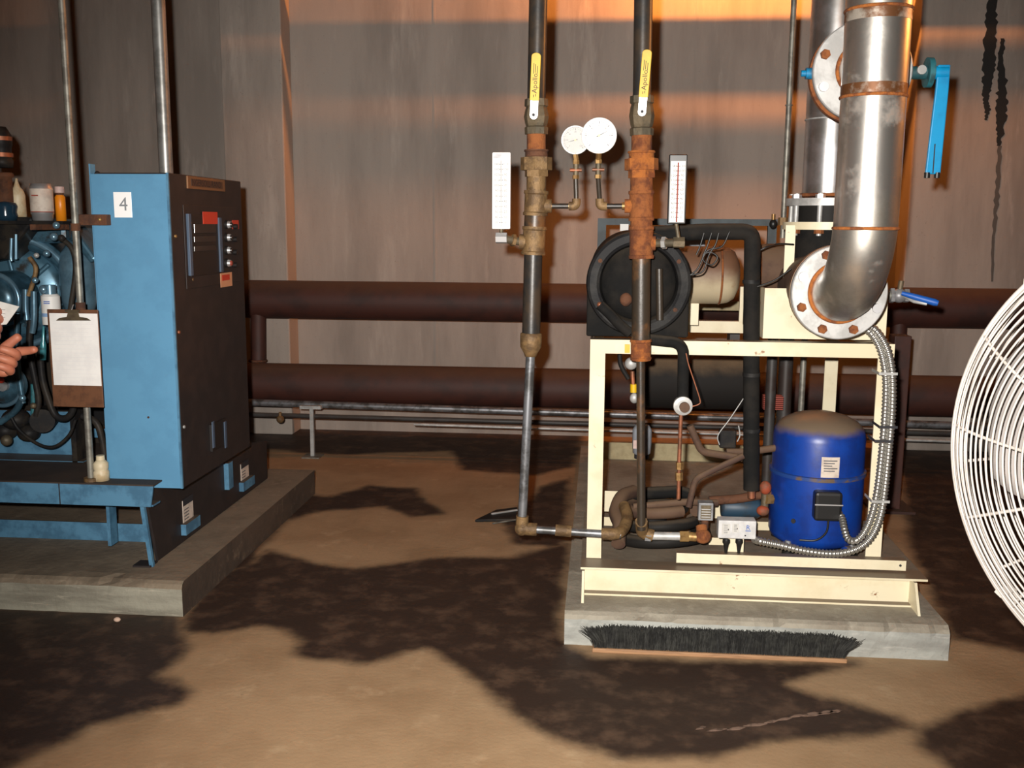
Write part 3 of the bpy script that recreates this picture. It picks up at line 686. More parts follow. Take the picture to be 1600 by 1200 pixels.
def water_valve(ax, yb0, yb1, htop, hx, yk, label, body='bronze'):
    a, b = axis_at(ax, yb0), axis_at(ax, yb1); t = thing('ball_valve', label, 'valve', b, 'ball valves')
    L = (b - a).length
    MB().lathe(a, b - a, [(0, .026), (0, .035), (.02, .036), (.024, .031), (.032, .034), (L * .5, .038), (L - .032, .034), (L - .024, .031), (L - .02, .036), (L, .035), (L, .026)], 8, smooth=False).build('body', body, t)
    k = axis_at(ax, yk) + V((0, -.05, 0)); c = V((P(hx[1], yk, WY - .05).x, k.y, k.z))
    MB().cyl(c + V((0, .03, 0)), c + V((0, -.006, 0)), .008).build('stem', 'bronze', t)
    top = P(hx[0], htop, WY - .06); mid = c.lerp(top, .26)
    d = (top - c).normalized(); s = Y_.cross(d).normalized()
    def strip(p0, p1, w_, th, name, mat, rnd):
        poly = [];
        for kk in range(9): an = math.pi * kk / 8; poly.append(p1 + s * math.cos(an) * w_ + d * math.sin(an) * w_ * rnd[1])
        for kk in range(9): an = math.pi + math.pi * kk / 8; poly.append(p0 + s * math.cos(an) * w_ + d * math.sin(an) * w_ * rnd[0])
        return MB().prism([q + V((0, -th / 2, 0)) for q in poly], (0, th, 0)).build(name, mat, t, bevel=.001)
    h = strip(c, mid + d * .03, .0125, .004, 'handle', 'chrome', (1, .1))
    g = strip(mid, top, .0138, .009, 'grip', 'yellow', (.15, .7))
    g.parent = h
    nut = MB().hexn(c + V((0, -.002, 0)), c + V((0, -.012, 0)), .0085).build('handle_nut', 'galv', h)
    MB().cyl(c + V((0, -.012, 0)), c + V((0, -.016, 0)), .004).build('stud_end', 'ink', nut)
    face = V((0, -.0052, 0))
    tx = text('lettering', 'Apollo', .021, mid.lerp(top, .38) + face, d, -s, 'ink', h)
    for off, f0, f1 in ((-.006, .60, .84), (-.001, .62, .82), (.005, .60, .78), (-.003, .06, .12), (.003, .08, .14)):
        p0, p1 = mid.lerp(top, f0) + face + s * off, mid.lerp(top, f1) + face + s * off
        MB().add([p0 - s * .0009, p0 + s * .0009, p1 + s * .0009, p1 - s * .0009], [(0, 1, 2, 3)]).build('print_line', 'ink', h)
    return t

ax1 = [(842, -20), (838, 155), (838, 300), (833, 400), (829, 555), (823, 690), (815, 826)]
t = thing('water_pipe', 'left crooked water pipe with brown fittings, standing clear of the frame', 'pipe', axis_at(ax1, 826), 'valved water pipes')
MB().cyl(P(842, -20, WY) + V((.02, 0, 2.2)), axis_at(ax1, 157), .0275).build('pipe', 'black_pipe', t)
seg(t, ax1, 207, 238, .029, 'nipple', 'rust')
fitting(t, ax1, 234, 248, .037, 'union_end', 'rust_dark')
seg(t, ax1, 246, 266, .048, 'union_nut', 'brass_dirty', 8)
seg(t, ax1, 264, 276, .037, 'union_tail', 'brass_dirty', 6)
seg(t, ax1, 274, 302, .030, 'nipple', 'brass_dirty')
o = fitting(t, ax1, 298, 337, .0375, 'tee', 'brass_dirty')
MB().cyl(axis_at(ax1, 322), P(862, 322, WY), .021).build('tee_outlet', 'brass_dirty', o)
seg(t, ax1, 334, 358, .033, 'nipple', 'black_brown_pipe')
o = fitting(t, ax1, 354, 398, .0375, 'tee', 'brass_dirty')
MB().cyl(axis_at(ax1, 378), P(812, 378, WY), .024).build('tee_outlet', 'brass_dirty', o)
seg(t, ax1, 396, 524, .0285, 'pipe', 'black_pipe')
a, b = axis_at(ax1, 520), axis_at(ax1, 557); L = (b - a).length
MB().slathe(a, b - a, [(0, .03), (.003, .034), (L * .35, .034), (L * .6, .033), (L * .85, .022), (L, .018), (L, .014)], 24).build('reducer', 'brass_dirty', t)
seg(t, ax1, 553, 818, .0145, 'thin_pipe', 'thin_steel', 16)
e0 = axis_at(ax1, 826); e1 = P(935, 833, WY)
m = MB(); m.tube(bend([axis_at(ax1, 806), e0, e0.lerp(e1, .2)], .03), .021, 14); m.sph(e0, .023); m.build('elbow', 'brass_dirty', t)
MB().cyl(e0.lerp(e1, .15), P(970, 836, WY), .0125, n=14).build('cross_pipe', 'thin_steel', t)
a, b = P(868, 828, WY), P(893, 830, WY); MB().lathe(a, b - a, [(0, .012), (0, .019), ((b - a).length, .019), ((b - a).length, .012)], 14).build('coupling', 'brass_dirty', t)
e2 = P(962, 834, WY)
m = MB(); m.tube(spline([P(940, 834, WY), e2, P(974, 826, WY + .04), P(980, 808, WY + .10), P(975, 790, WY + .16)], 5), .019, 14); m.build('return_elbow', 'brass_dirty', t)
water_valve(ax1, 155, 210, 88, (838, 834), 183, 'left ball valve with a yellow lever on the crooked pipe')

ax2 = [(1003, -20), (1003, 150), (1002, 300), (1002, 400), (1001, 560), (1003, 700), (1002, 836)]
t = thing('water_pipe', 'right water pipe with bright orange rust, crossing the black vessel', 'pipe', axis_at(ax2, 836), 'valved water pipes')
MB().cyl(P(1003, -20, WY) + V((-.02, 0, 2.2)), axis_at(ax2, 152), .0275).build('pipe', 'black_pipe', t)
seg(t, ax2, 210, 240, .031, 'nipple', 'rust')
fitting(t, ax2, 236, 252, .041, 'union_end', 'rust_orange')
seg(t, ax2, 248, 266, .051, 'union_nut', 'rust_orange', 8)
seg(t, ax2, 264, 278, .041, 'union_tail', 'rust_orange', 6)
seg(t, ax2, 276, 302, .034, 'nipple', 'rust')
o = fitting(t, ax2, 298, 345, .0385, 'tee', 'rust')
MB().cyl(axis_at(ax2, 322), P(976, 322, WY), .021).build('tee_outlet', 'rust_orange', o)
seg(t, ax2, 342, 360, .034, 'nipple', 'rust')
o = fitting(t, ax2, 354, 404, .0385, 'tee', 'rust')
MB().cyl(axis_at(ax2, 380), P(1024, 380, WY), .022).build('tee_outlet', 'rust_orange', o)
seg(t, ax2, 402, 534, .0285, 'pipe', 'black_brown_pipe')
a, b = axis_at(ax2, 530), axis_at(ax2, 564); L = (b - a).length
MB().lathe(a, b - a, [(0, .028), (0, .033), (.008, .034), (.01, .031), (L - .012, .031), (L - .01, .034), (L - .002, .031), (L, .016)], 24).build('coupling', 'rust_orange', t)
seg(t, ax2, 562, 828, .0135, 'thin_pipe', 'black_brown_pipe', 16)
e0 = P(1003, 832, WY + .05)
m = MB(); m.tube(bend([axis_at(ax2, 815), e0, P(1020, 837, WY + .05)], .02), .02, 14); m.build('elbow', 'brass_dirty', t)
MB().cyl(P(1014, 837, WY + .05), P(1063, 838, WY + .05), .0135, n=16).build('nipple', 'galv', t)
MB().hexn(P(1008, 836, WY + .05), P(1017, 837, WY + .05), .021).build('nut', 'grey_metal', t)
m = MB(); m.hexn(P(1062, 838, WY + .05), P(1076, 838, WY + .05), .019); m.cyl(P(1074, 838, WY + .05), P(1088, 839, WY + .05), .015); m.build('coupling', 'brass', t)
m = MB(); m.sph(P(1098, 838, WY + .05), (.027, .024, .024)); m.cyl(P(1098, 838, WY + .05), P(1096, 822, WY + .07), .018); m.build('tee_valve', 'rust', t)
water_valve(ax2, 150, 212, 83, (1011, 1003), 178, 'right ball valve with a yellow lever above the orange rust')

# ------------------------------------------------------------------ pressure gauges
def gauge(c, r, y, branch, label, ang, blank=False):
    t = thing('pressure_gauge', label, 'gauge', branch[0], 'pressure gauges')
    MB().lathe(c, -Y_, [(-.03, 0), (-.03, r * .93), (-.004, r * .96), (.0, r * 1.0), (.006, r), (.008, r * .97), (.008, r * .88), (.003, r * .86)], 40).build('case', 'white' if blank else 'galv', t)
    d = MB().disc(c + V((0, -.002, 0)), -Y_, r * .88, 40).build('dial', 'paper' if not blank else 'white', t)
    f = c + V((0, -.0032, 0))
    for k in range(0, 31):
        a = R(225 - 9 * k); u = V((math.cos(a), 0, math.sin(a))); L = .13 if k % 5 == 0 else .07
        p0 = f + u * r * .8; p1 = f + u * r * (.8 - L); s = u.cross(Y_) * r * (.012 if k % 5 else .02)
        MB().add([p0 + s, p0 - s, p1 - s, p1 + s], [(0, 1, 2, 3)]).build('tick', 'ink_grey', d)
    for k in range(7):
        a = R(225 - 45 * k); u = V((math.cos(a), 0, math.sin(a)))
        text('numeral', str(k * 20), r * .15, f + u * r * .56, X_, Z_, 'ink_grey', d)
    a = R(ang); u = V((math.cos(a), 0, math.sin(a))); s = u.cross(Y_)
    MB().prism([c + V((0, -.005, 0)) + u * r * .62, c + V((0, -.005, 0)) + s * r * .035 - u * r * .15, c + V((0, -.005, 0)) - s * r * .035 - u * r * .15], (0, .0008, 0)).build('needle', 'ink', t)
    MB().cyl(c + V((0, -.004, 0)), c + V((0, -.0065, 0)), r * .07).build('needle_hub', 'brass', t)
    MB().disc(c + V((0, -.0075, 0)), -Y_, r * .9, 40).build('glass', 'gauge_glass', t)
    z1 = c - Z_ * r * .9; st = branch[-1]
    MB().cyl(z1, V((st.x, st.y, z1.z - .02)), .0085, n=6, smooth=False).build('socket', 'brass', t)
    pp = V((st.x, st.y, z1.z - .02))
    MB().hexn(pp, pp - Z_ * .012, .0105).build('nut', 'brass', t)
    MB().cyl(pp - Z_ * .012, pp - Z_ * .045, .0085).build('cock_body', 'bronze', t)
    MB().tube([pp + V((-.018, -.003, -.03)), pp + V((0, -.003, -.03)), pp + V((.018, -.003, -.03))], [.005, .006, .005], 8).build('cock_handle', 'copper', t)
    MB().hexn(pp - Z_ * .045, pp - Z_ * .056, .0105).build('nut', 'brass', t)
    co = branch[1]
    MB().cyl(pp - Z_ * .05, co + Z_ * .015, .0075, n=12).build('riser_tube', 'black_brown_pipe', t)
    MB().tube(bend([co + Z_ * .022, co, co + (branch[0] - co).normalized() * .022], .012), .0135, 12).build('elbow', 'brass_dirty', t)
    MB().cyl(co + (branch[0] - co).normalized() * .018, branch[0], .0085, n=12).build('branch_tube', 'black_pipe', t)
    for f_ in (.22, .9): q = co.lerp(branch[0], f_); MB().cyl(q - X_ * .004, q + X_ * .004, .0115, n=14).build('collar', 'brass', t)
c = P(899, 219, WY + .0)
gauge(c, .0435, WY, [P(856, 322, WY), V((c.x + .006, WY, P(903, 322, WY).z)), V((c.x + .003, WY, 0))], 'left pressure gauge, partly covered by the bigger one', 195)
c = P(936, 212, WY - .05)
gauge(c, .0525, WY, [P(978, 322, WY), V((P(937, 322, WY).x, WY, P(937, 322, WY).z)), V((P(935, 250, WY).x, WY - .02, 0))], 'right bright white pressure gauge in front of the other one', 28, True)

# ------------------------------------------------------------------ thermometers
def thermometer(corners, label, frame, fit, pipe_to, Y, mats, tilt=0):
    (x0, y0), (x1, y1) = corners
    a, b = P(x0, y0, Y), P(x1, y1, Y); cx = (a.x + b.x) / 2; w_ = b.x - a.x; z0, z1 = b.z, a.z
    t = thing('pipe_thermometer', label, 'thermometer', (cx, Y, z0), 'pipe thermometers')
    m = MB(); m.bx(a.x, b.x, Y, Y + .022, z0, z1); cs = m.build('case', frame, t, bevel=.003)
    in_ = w_ * (.1 if frame != 'retro_white' else .06); zt = z1 - .02
    sc = MB().bx(a.x + in_, b.x - in_, Y - .0015, Y + .001, z0 + .006, zt).build('scale_plate', 'white', t)
    MB().cyl((cx, Y - .003, z0 + .006), (cx, Y - .003, zt - .004), .0022, n=8).build('glass_tube', 'red_dark' if frame != 'retro_white' else 'box_grey', t)
    n = 12
    for k in range(n):
        z = z0 + .02 + (zt - z0 - .035) * k / (n - 1)
        text('numeral', str(30 + 10 * k), .0105, (cx - w_ * .24, Y - .0021, z), X_, Z_, mats, sc)
        text('numeral', str(10 * k), .0105, (cx + w_ * .24, Y - .0021, z), X_, Z_, mats, sc)
        MB().bx(cx - w_ * .1, cx + w_ * .1, Y - .0021, Y - .0019, z - .0009, z + .0009).build('tick', mats, sc)
    if frame == 'retro_white':
        MB().bx(a.x + .003, b.x - .003, Y - .002, Y, z1 - .018, z1 - .003).build('top_band', 'grey_metal', cs)
    q = P(*fit, Y + .011)
    MB().cyl((cx, Y + .011, z0 + .002), (q.x, Y + .011, q.z + .012), .006).build('stem', 'bronze', t)
    MB().hexn((q.x - .016, Y + .011, q.z), (q.x + .018, Y + .011, q.z), .017).build('union_nut', 'chrome' if frame == 'retro_white' else 'bronze', t)
    e = P(*pipe_to, WY)
    MB().cyl((q.x, Y + .011, q.z), e, .0125).build('well', 'bronze', t)
    qq = V((q.x, Y + .011, q.z)).lerp(e, .55); MB().hexn(qq.lerp(e, -.1), qq.lerp(e, .25), .019).build('bushing', 'galv' if frame != 'retro_white' else 'brass_dirty', t)
    return t
thermometer(((769, 238), (797, 358)), 'left white stick thermometer beside the crooked pipe', 'retro_white', (783, 372), (815, 378), 3.06, 'ink_grey')
thermometer(((1046, 241), (1071, 350)), 'right black-framed stick thermometer above the black vessel', 'black_plastic', (1060, 379), (1022, 380), 3.06, 'ink')

# ================================================================== REFRIGERATION LINES
t = thing('suction_line', 'thick black insulated pipe bending down in front of the header', 'pipe', P(1175, 760, 3.3))
sl = bend([P(1022, 366, 3.3), P(1100, 362, 3.3), P(1176, 362, 3.3), P(1174, 500, 3.3), P(1174, 765, 3.3)], .035)
MB().tube(sl, .0265, 20).build('insulation', 'foam', t)
for yy in (440, 585, 672): q = P(1174, yy, 3.3); MB().cyl(q + Z_ * .006, q - Z_ * .006, .0285, n=20).build('tape_joint', 'foam_ring', t)
MB().cyl(P(1174, 765, 3.3), P(1174, 778, 3.3), .013).build('pipe_end', 'copper', t)
w3 = thing('wire_bundle', 'thin loose black wires hanging by the header pipe', 'wires', P(1110, 400, 3.28))
for pts in ([(1140, 362), (1128, 385), (1105, 392), (1090, 420), (1075, 432)], [(1112, 364), (1105, 385), (1098, 405), (1112, 414), (1121, 402), (1110, 394), (1098, 398)],
            [(1123, 364), (1118, 382), (1108, 398), (1098, 424), (1078, 430)], [(1100, 364), (1094, 384), (1088, 398)]):
    MB().tube(spline([P(x, y, 3.26) for x, y in pts], 6), .0028, 6).build('wire', 'black_plastic', w3)
w3 = tag(MB().tube(spline([P(1183, 448, 3.22), P(1210, 438, 3.22), P(1236, 420, 3.22), P(1180, 395, 3.3), P(1215, 384, 3.4), P(1245, 384, 3.45)][:3], 6), .003, 6).build('wire', 'black_plastic'), 'thin black wire stretched across the brown inlet pipe', 'wire')
w3 = tag(MB().tube(spline([P(1186, 392, 3.3), P(1200, 385, 3.3), P(1218, 381, 3.34), P(1240, 382, 3.38)], 6), .003, 6).build('wire', 'black_plastic'), 'thin black wire arching over the inlet pipe to the neck', 'wire')

t = thing('liquid_line', 'short black insulated elbow leaving the vessel towards the expansion valve', 'pipe', P(1067, 625, 3.19))
MB().tube(bend([P(1010, 530, 3.19), P(1068, 536, 3.19), P(1067, 622, 3.19)], .04), .0185, 16).build('insulation', 'foam', t)
q = P(1067, 634, 3.17)
t = thing('expansion_valve', 'pale round expansion valve head with a copper tail', 'valve', P(1062, 780, 3.19))
MB().lathe(q, -Y_, [(-.03, .012), (-.03, .028), (0, .031), (.008, .03), (.01, .019), (.01, 0)], 28).build('diaphragm_head', 'galv', t)
MB().cyl(q + V((.004, -.01, -.002)), q + V((.004, -.022, -.002)), .0165, n=24).build('cap', 'bark_brown', t)
m = MB(); m.cyl(P(1064, 648, 3.19), P(1061, 725, 3.19), .0068, n=12); m.build('copper_tube', 'copper', t)
m = MB(); m.hexn(P(1062, 722, 3.19), P(1062, 733, 3.19), .0125); m.build('flare_nut', 'brass', t)
m = MB(); m.hexn(P(1061, 738, 3.19), P(1061, 750, 3.19), .0125); m.build('flare_nut', 'brass', t)
m = MB(); m.cyl(P(1061, 732, 3.19), P(1060, 780, 3.19), .0065, n=12); m.build('copper_tube', 'copper', t)
m = MB(); m.tube(spline([P(1072, 552, 3.16), P(1076, 570, 3.16), P(1086, 600, 3.16), P(1094, 626, 3.16), P(1091, 632, 3.16), P(1082, 635, 3.16)], 6), .0022, 6); m.build('capillary', 'copper', t)

q = P(1003, 690, 3.75)
t = thing('filter_drier', 'grey filter canister hanging behind the thin black pipe', 'filter', q)
z0, z1 = P(1003, 712, 3.75).z, P(1003, 662, 3.75).z; L = z1 - z0
MB().slathe((q.x, 3.75, z0), Z_, [(0, 0), (.001, .02), (.012, .034), (L * .4, .0365), (L - .022, .0365), (L - .006, .026), (L, .012), (L, 0)], 28).build('shell', 'drier_grey', t)
MB().cyl((q.x, 3.75, z0 - .01), (q.x, 3.75, z0 + .006), .028).build('foot_cap', 'ink', t)
MB().cyl((q.x, 3.75, z1 - .005), (q.x, 3.75, RB), .006, n=10).build('line', 'copper', t)
MB().bx(q.x - .034, q.x - .02, 3.714, 3.72, q.z - .02, q.z + .012).build('label', 'label_pink', t)
t = thing('service_valve', 'pale little service valve with a yellow tag under the top rail', 'valve', P(990, 628, 3.3))
MB().sph(P(986, 568, 3.3), (.021, .016, .021)).build('bonnet', 'galv', t)
MB().cyl(P(988, 580, 3.3), P(990, 612, 3.3), .007, n=12).build('neck', 'copper', t)
MB().cyl(P(990, 600, 3.3), P(990, 613, 3.3), .0115, n=14).build('yellow_tag', 'yellow', t)
MB().sph(P(991, 622, 3.3), (.015, .014, .018)).build('bulb', 'galv', t)
MB().bx(P(976, 547, 3.2).x, P(984, 547, 3.2).x, 3.195, 3.2, P(980, 551, 3.2).z, P(980, 538, 3.2).z).build('paper_tag', 'yellow', t)
MB().tube(spline([P(968, 548, 3.34), P(970, 570, 3.34), P(982, 592, 3.34)], 6), .008, 8).build('cable', 'rubber', t)

# tubes and coil low in the frame
def tubes(name, label, cat, pts, r, mat, n=14, rad=.03, sp=False, group=None):
    q = [P(*p) for p in pts]
    return tag(MB().tube(spline(q, 6) if sp else bend(q, rad), r, n).build(name, mat), label, cat, group)
tubes('brown_tube', 'brown tube bending right from behind the copper tail', 'pipe', [(1078, 665, 3.35), (1096, 706, 3.35), (1160, 716, 3.35)], .0125, 'bark_brown', rad=.02)
tubes('brown_tube', 'brown tube slanting down left from the black downpipe', 'pipe', [(1162, 712, 3.27), (1086, 748, 3.27), (1076, 792, 3.27)], .0105, 'bark_brown', rad=.025)
tubes('brown_tube', 'short brown tube entering the blue tank from the left', 'pipe', [(1135, 706, 3.4), (1170, 706, 3.4), (1212, 700, 3.4)], .012, 'bark_brown')
tubes('insulated_tube', 'short black insulated tube lying across the top of the hose coil', 'pipe', [(985, 772, 3.5), (1060, 768, 3.5), (1075, 772, 3.5)], .022, 'foam')
tubes('brown_tube', 'brown tube lying across the hose coil', 'pipe', [(990, 792, 3.36), (1075, 784, 3.36), (1120, 786, 3.4)], .0125, 'bark_brown')
tubes('rusty_tube', 'rusty tube running to the blue tank above the dark blue motor', 'pipe', [(1108, 782, 3.42), (1150, 780, 3.42), (1205, 770, 3.42)], .016, 'rust_dark')
# black hose coil
cc = P(1034, 812, 3.36)
t = thing('hose_coil', 'coil of thick black hose on the deck of the frame', 'hose', (cc.x, 3.36, BT))
def loop(cx, cy, rx_, ry, z, a0, a1, r, mat, name):
    pts = [V((cx + rx_ * math.cos(R(a)), cy + ry * math.sin(R(a)), z + .012 * math.sin(R(a * 1.5)))) for a in np.linspace(a0, a1, 40)]
    MB().tube(pts, r, 14).build(name, mat, t)
loop(cc.x + .0, 3.39, .150, .15, .245, 150, 395, .021, 'rubber', 'hose_loop')
loop(cc.x - .01, 3.42, .135, .14, .285, 40, 330, .02, 'rubber', 'hose_loop')
loop(cc.x + .005, 3.44, .12, .13, .325, -20, 300, .02, 'bark_brown', 'hose_loop')
MB().cyl((cc.x - .03, 3.4, BT), (cc.x - .03, 3.4, .33), .05, n=20).build('coil_core', 'engine_dark', t)
tag(MB().tube(spline([P(966, 850, 3.17), P(968, 820, 3.25), P(962, 800, 3.33), P(972, 776, 3.42), P(990, 768, 3.5)], 6), .024, 14).build('insulated_tube', 'bark_brown'), 'thick brown dusty hose curling up at the left end of the coil', 'hose')
# dark blue motor
a, b = P(1126, 792, 3.46), P(1188, 792, 3.46)
t = thing('small_motor', 'dark blue little motor left of the blue tank', 'motor', (a.x + .05, 3.46, BT))
MB().slathe(a, X_, [(0, 0), (.001, .03), (.012, .037), ((b - a).length - .012, .037), ((b - a).length, .03), ((b - a).length, 0)], 28).build('barrel', 'motor_blue', t)
MB().hexn(b - X_ * .002, b + X_ * .02, .022).build('end_cap', 'rust', t)
MB().bx(a.x + .03, b.x - .02, 3.44, 3.48, BT, a.z - .034).build('foot', 'rust_dark', t)
for (x, y) in ((1196, 762), (1194, 800), (1202, 780)):
    pass
t = thing('red_service_valve', 'red painted service valve on the left side of the blue tank', 'valve', P(1197, 800, 3.36))
MB().sph(P(1196, 762, 3.36), (.02, .018, .024)).build('upper_cap', 'valve_red', t)
MB().sph(P(1192, 798, 3.36), (.022, .018, .018)).build('lower_cap', 'valve_red', t)
MB().cyl(P(1196, 765, 3.37), P(1194, 800, 3.37), .013).build('body', 'bronze', t)
MB().hexn(P(1196, 780, 3.36), P(1206, 780, 3.37), .018).build('nut', 'brass', t)
# solenoid and its wires, in the dark
t = thing('solenoid_valve', 'dark solenoid valve with thin wires behind the black downpipe', 'valve', P(1138, 695, 3.5))
MB().bx(P(1124, 690, 3.5).x, P(1150, 690, 3.5).x, 3.49, 3.54, P(1138, 700, 3.5).z, P(1138, 672, 3.5).z).build('coil', 'engine_dark', t, bevel=.005)
MB().sph(P(1145, 708, 3.5), (.03, .022, .018)).build('body', 'rust_dark', t)
MB().tube(spline([P(1124, 695, 3.47), P(1122, 680, 3.47), P(1140, 655, 3.47), P(1162, 622, 3.47)], 6), .002, 6).build('wire', 'galv', t)
MB().tube(spline([P(1154, 665, 3.47), P(1156, 680, 3.47), P(1152, 690, 3.47)], 6), .0025, 6).build('wire', 'galv', t)
# relay box
a, b = P(1092, 786, 3.18), P(1114, 814, 3.18)
t = thing('relay_box', 'small grey louvred relay box on the pipework', 'box', ((a.x + b.x) / 2, 3.18, b.z))
MB().bx(a.x, b.x, 3.18, 3.22, b.z, a.z).build('case', 'grey_metal', t, bevel=.002)
MB().bx(a.x + .007, b.x - .007, 3.178, 3.181, b.z + .007, a.z - .007).build('recess', 'bronze', t)
for k in range(4): z = b.z + .012 + k * .0085; MB().bx(a.x + .009, b.x - .009, 3.1755, 3.179, z, z + .003).build('louvre', 'galv', t)
MB().cyl(((a.x + b.x) / 2, 3.2, b.z), ((a.x + b.x) / 2, 3.2, b.z - .03), .012).build('stem', 'rust_dark', t)
# control box
Yc = 3.16; a, b = P(1123, 813, Yc), P(1181, 843, Yc); cx = (a.x + b.x) / 2; cz = (a.z + b.z) / 2
t = thing('pressure_switch', 'small white control box with a blue logo in front of the blue tank', 'control box', (cx, Yc, BT))
MB().bx(a.x, b.x, Yc, Yc + .05, b.z, a.z).build('cover', 'box_grey', t, bevel=.003)
for dx, w_, dz, h in ((-.036, .026, .002, .036), (-.006, .02, .006, .03)):
    o = MB().bx(cx + dx - w_ / 2, cx + dx + w_ / 2, Yc - .0015, Yc + .001, cz + dz - h / 2, cz + dz + h / 2).build('scale_window', 'paper', t, bevel=.0006)
    for k in range(5): z = cz + dz - h * .35 + k * h * .17; MB().bx(cx + dx - w_ * .25, cx + dx + w_ * .2, Yc - .002, Yc - .0014, z, z + .0012).build('tick', 'ink_grey', o)
    MB().bx(cx + dx + w_ * .22, cx + dx + w_ * .34, Yc - .0022, Yc - .0014, cz + dz - .004, cz + dz + .001).build('pointer', 'ink', o)
text('logo', 'R', .022, (cx + .034, Yc - .0007, cz + .0085), X_, Z_, 'ink_blue', t)
MB().bx(cx + .026, cx + .043, Yc - .001, Yc + .001, cz - .0035, cz - .0015).build('logo_bar', 'ink_blue', t)
MB().cyl((cx + .026, Yc, cz - .018), (cx + .026, Yc - .002, cz - .018), .0025).build('screw', 'ink', t)
for x in (1135, 1155):
    q = P(x, 843, Yc + .02); MB().slathe(q, -Z_, [(0, .012), (.01, .0125), (.016, .009), (.03, .0065), (.046, .004)], 14).build('bellows', 'black_plastic', t)
MB().bx(cx - .03, cx + .03, Yc + .05, Yc + .054, BT, b.z + .03).build('mount_plate', 'cream', t)

# ================================================================== BLUE HERMETIC COMPRESSOR
HY = 3.42; hx = P(1276, 750, HY).x; hr = .1545
t = thing('hermetic_compressor', 'royal blue upright compressor tank with a dusty domed top', 'compressor', (hx, HY, BT))
zt = P(1276, 646, HY - .05).z; zb_ = .222; zsm = P(1276, 751, HY - hr).z
MB().slathe((hx, HY, zb_), Z_, [(0, 0), (0, .09), (.006, .125), (.02, .146), (.04, hr), (zsm - zb_ - .004, hr)], 64).build('lower_shell', 'comp_blue', t)
H = zt - zsm
MB().slathe((hx, HY, zsm), Z_, [(.004, hr - .002), (H - .085, hr - .002), (H - .06, hr - .007), (H - .035, hr - .028), (H - .015, hr - .065), (H - .004, hr - .11), (H, 0)], 64).build('upper_shell', 'comp_blue', t)
MB().lathe((hx, HY, zsm), Z_, [(-.008, hr), (-.006, hr + .006), (.006, hr + .006), (.008, hr - .003)], 64).build('seam_ring', 'seam', t)
def on_shell(x, y, pad_=.0):      # point of the shell seen at a pixel
    r = ray(x, y); o = EYE - V((hx, HY, 0)); A = r.x ** 2 + r.y ** 2; B = 2 * (o.x * r.x + o.y * r.y); C_ = o.x ** 2 + o.y ** 2 - (hr + pad_) ** 2
    k = (-B - math.sqrt(B * B - 4 * A * C_)) / (2 * A); return EYE + r * k
def curved(x0, y0, x1, y1, name, mat, pd, th=.001, par=None):
    m = MB(); n = 8; a0 = on_shell(x0, y0, 0); a1 = on_shell(x1, y0, 0); zt_, zb2 = on_shell(x0, y0).z, on_shell(x0, y1).z
    A0 = math.atan2(a0.y - HY, a0.x - hx); A1 = math.atan2(a1.y - HY, a1.x - hx); vs = []
    for k in range(n + 1):
        an = A0 + (A1 - A0) * k / n
        for z in (zb2, zt_): vs.append((hx + (hr + pd) * math.cos(an), HY + (hr + pd) * math.sin(an), z))
    m.add(vs, [(2 * k, 2 * k + 2, 2 * k + 3, 2 * k + 1) for k in range(n)], True); return m.build(name, mat, par or t)
lb = curved(1284, 714, 1312, 746, 'rating_label', 'label_pale', .0022)
for k in range(5): curved(1287, 719 + 4 * k, 1308 - 4 * (k % 3), 720.6 + 4 * k, 'print_line', 'ink_grey', .0028, par=lb)
q = on_shell(1291, 788)
d = V((q.x - hx, q.y - HY, 0)).normalized(); s = Z_.cross(d); rot = Matrix((s, -d, Z_)).transposed()
bw, bh = .088, .098
tb = MB().box(q + d * .012, (bw, .05, bh), rot).build('terminal_box', 'black_plastic', t, bevel=.01)
MB().box(q + d * .0375 + Z_ * .008, (bw + .002, .003, .004), rot).build('spring_clip', 'chrome', tb)
MB().tube(spline([q + d * .02 - Z_ * .05 + s * .005, q + d * .02 - Z_ * .09 + s * .0, q + d * .012 - Z_ * .12 - s * .03, q + d * .0 - Z_ * .125 - s * .08], 6), .0035, 8).build('lead_wire', 'black_plastic', t)
q = on_shell(1240, 814); d = V((q.x - hx, q.y - HY, 0)).normalized(); MB().cyl(q - d * .002, q + d * .004, .008, n=14).build('plug', 'ink', t)
q = on_shell(1276, 678); 
for an in (225, 315, 45, 135):
    c = V((hx + .15 * math.cos(R(an)), HY + .15 * math.sin(R(an)), 0))
    o = MB().box(V((c.x, c.y, .233)), (.055, .055, .012), Matrix.Rotation(R(an), 3, 'Z')).build('foot', 'comp_blue', t, bevel=.003)
    MB().cyl((c.x, c.y, BT), (c.x, c.y, .228), .02, .017).build('rubber_mount', 'rubber', o)
    MB().hexn((c.x, c.y, .239), (c.x, c.y, .25), .01).build('bolt', 'grey_metal', o)

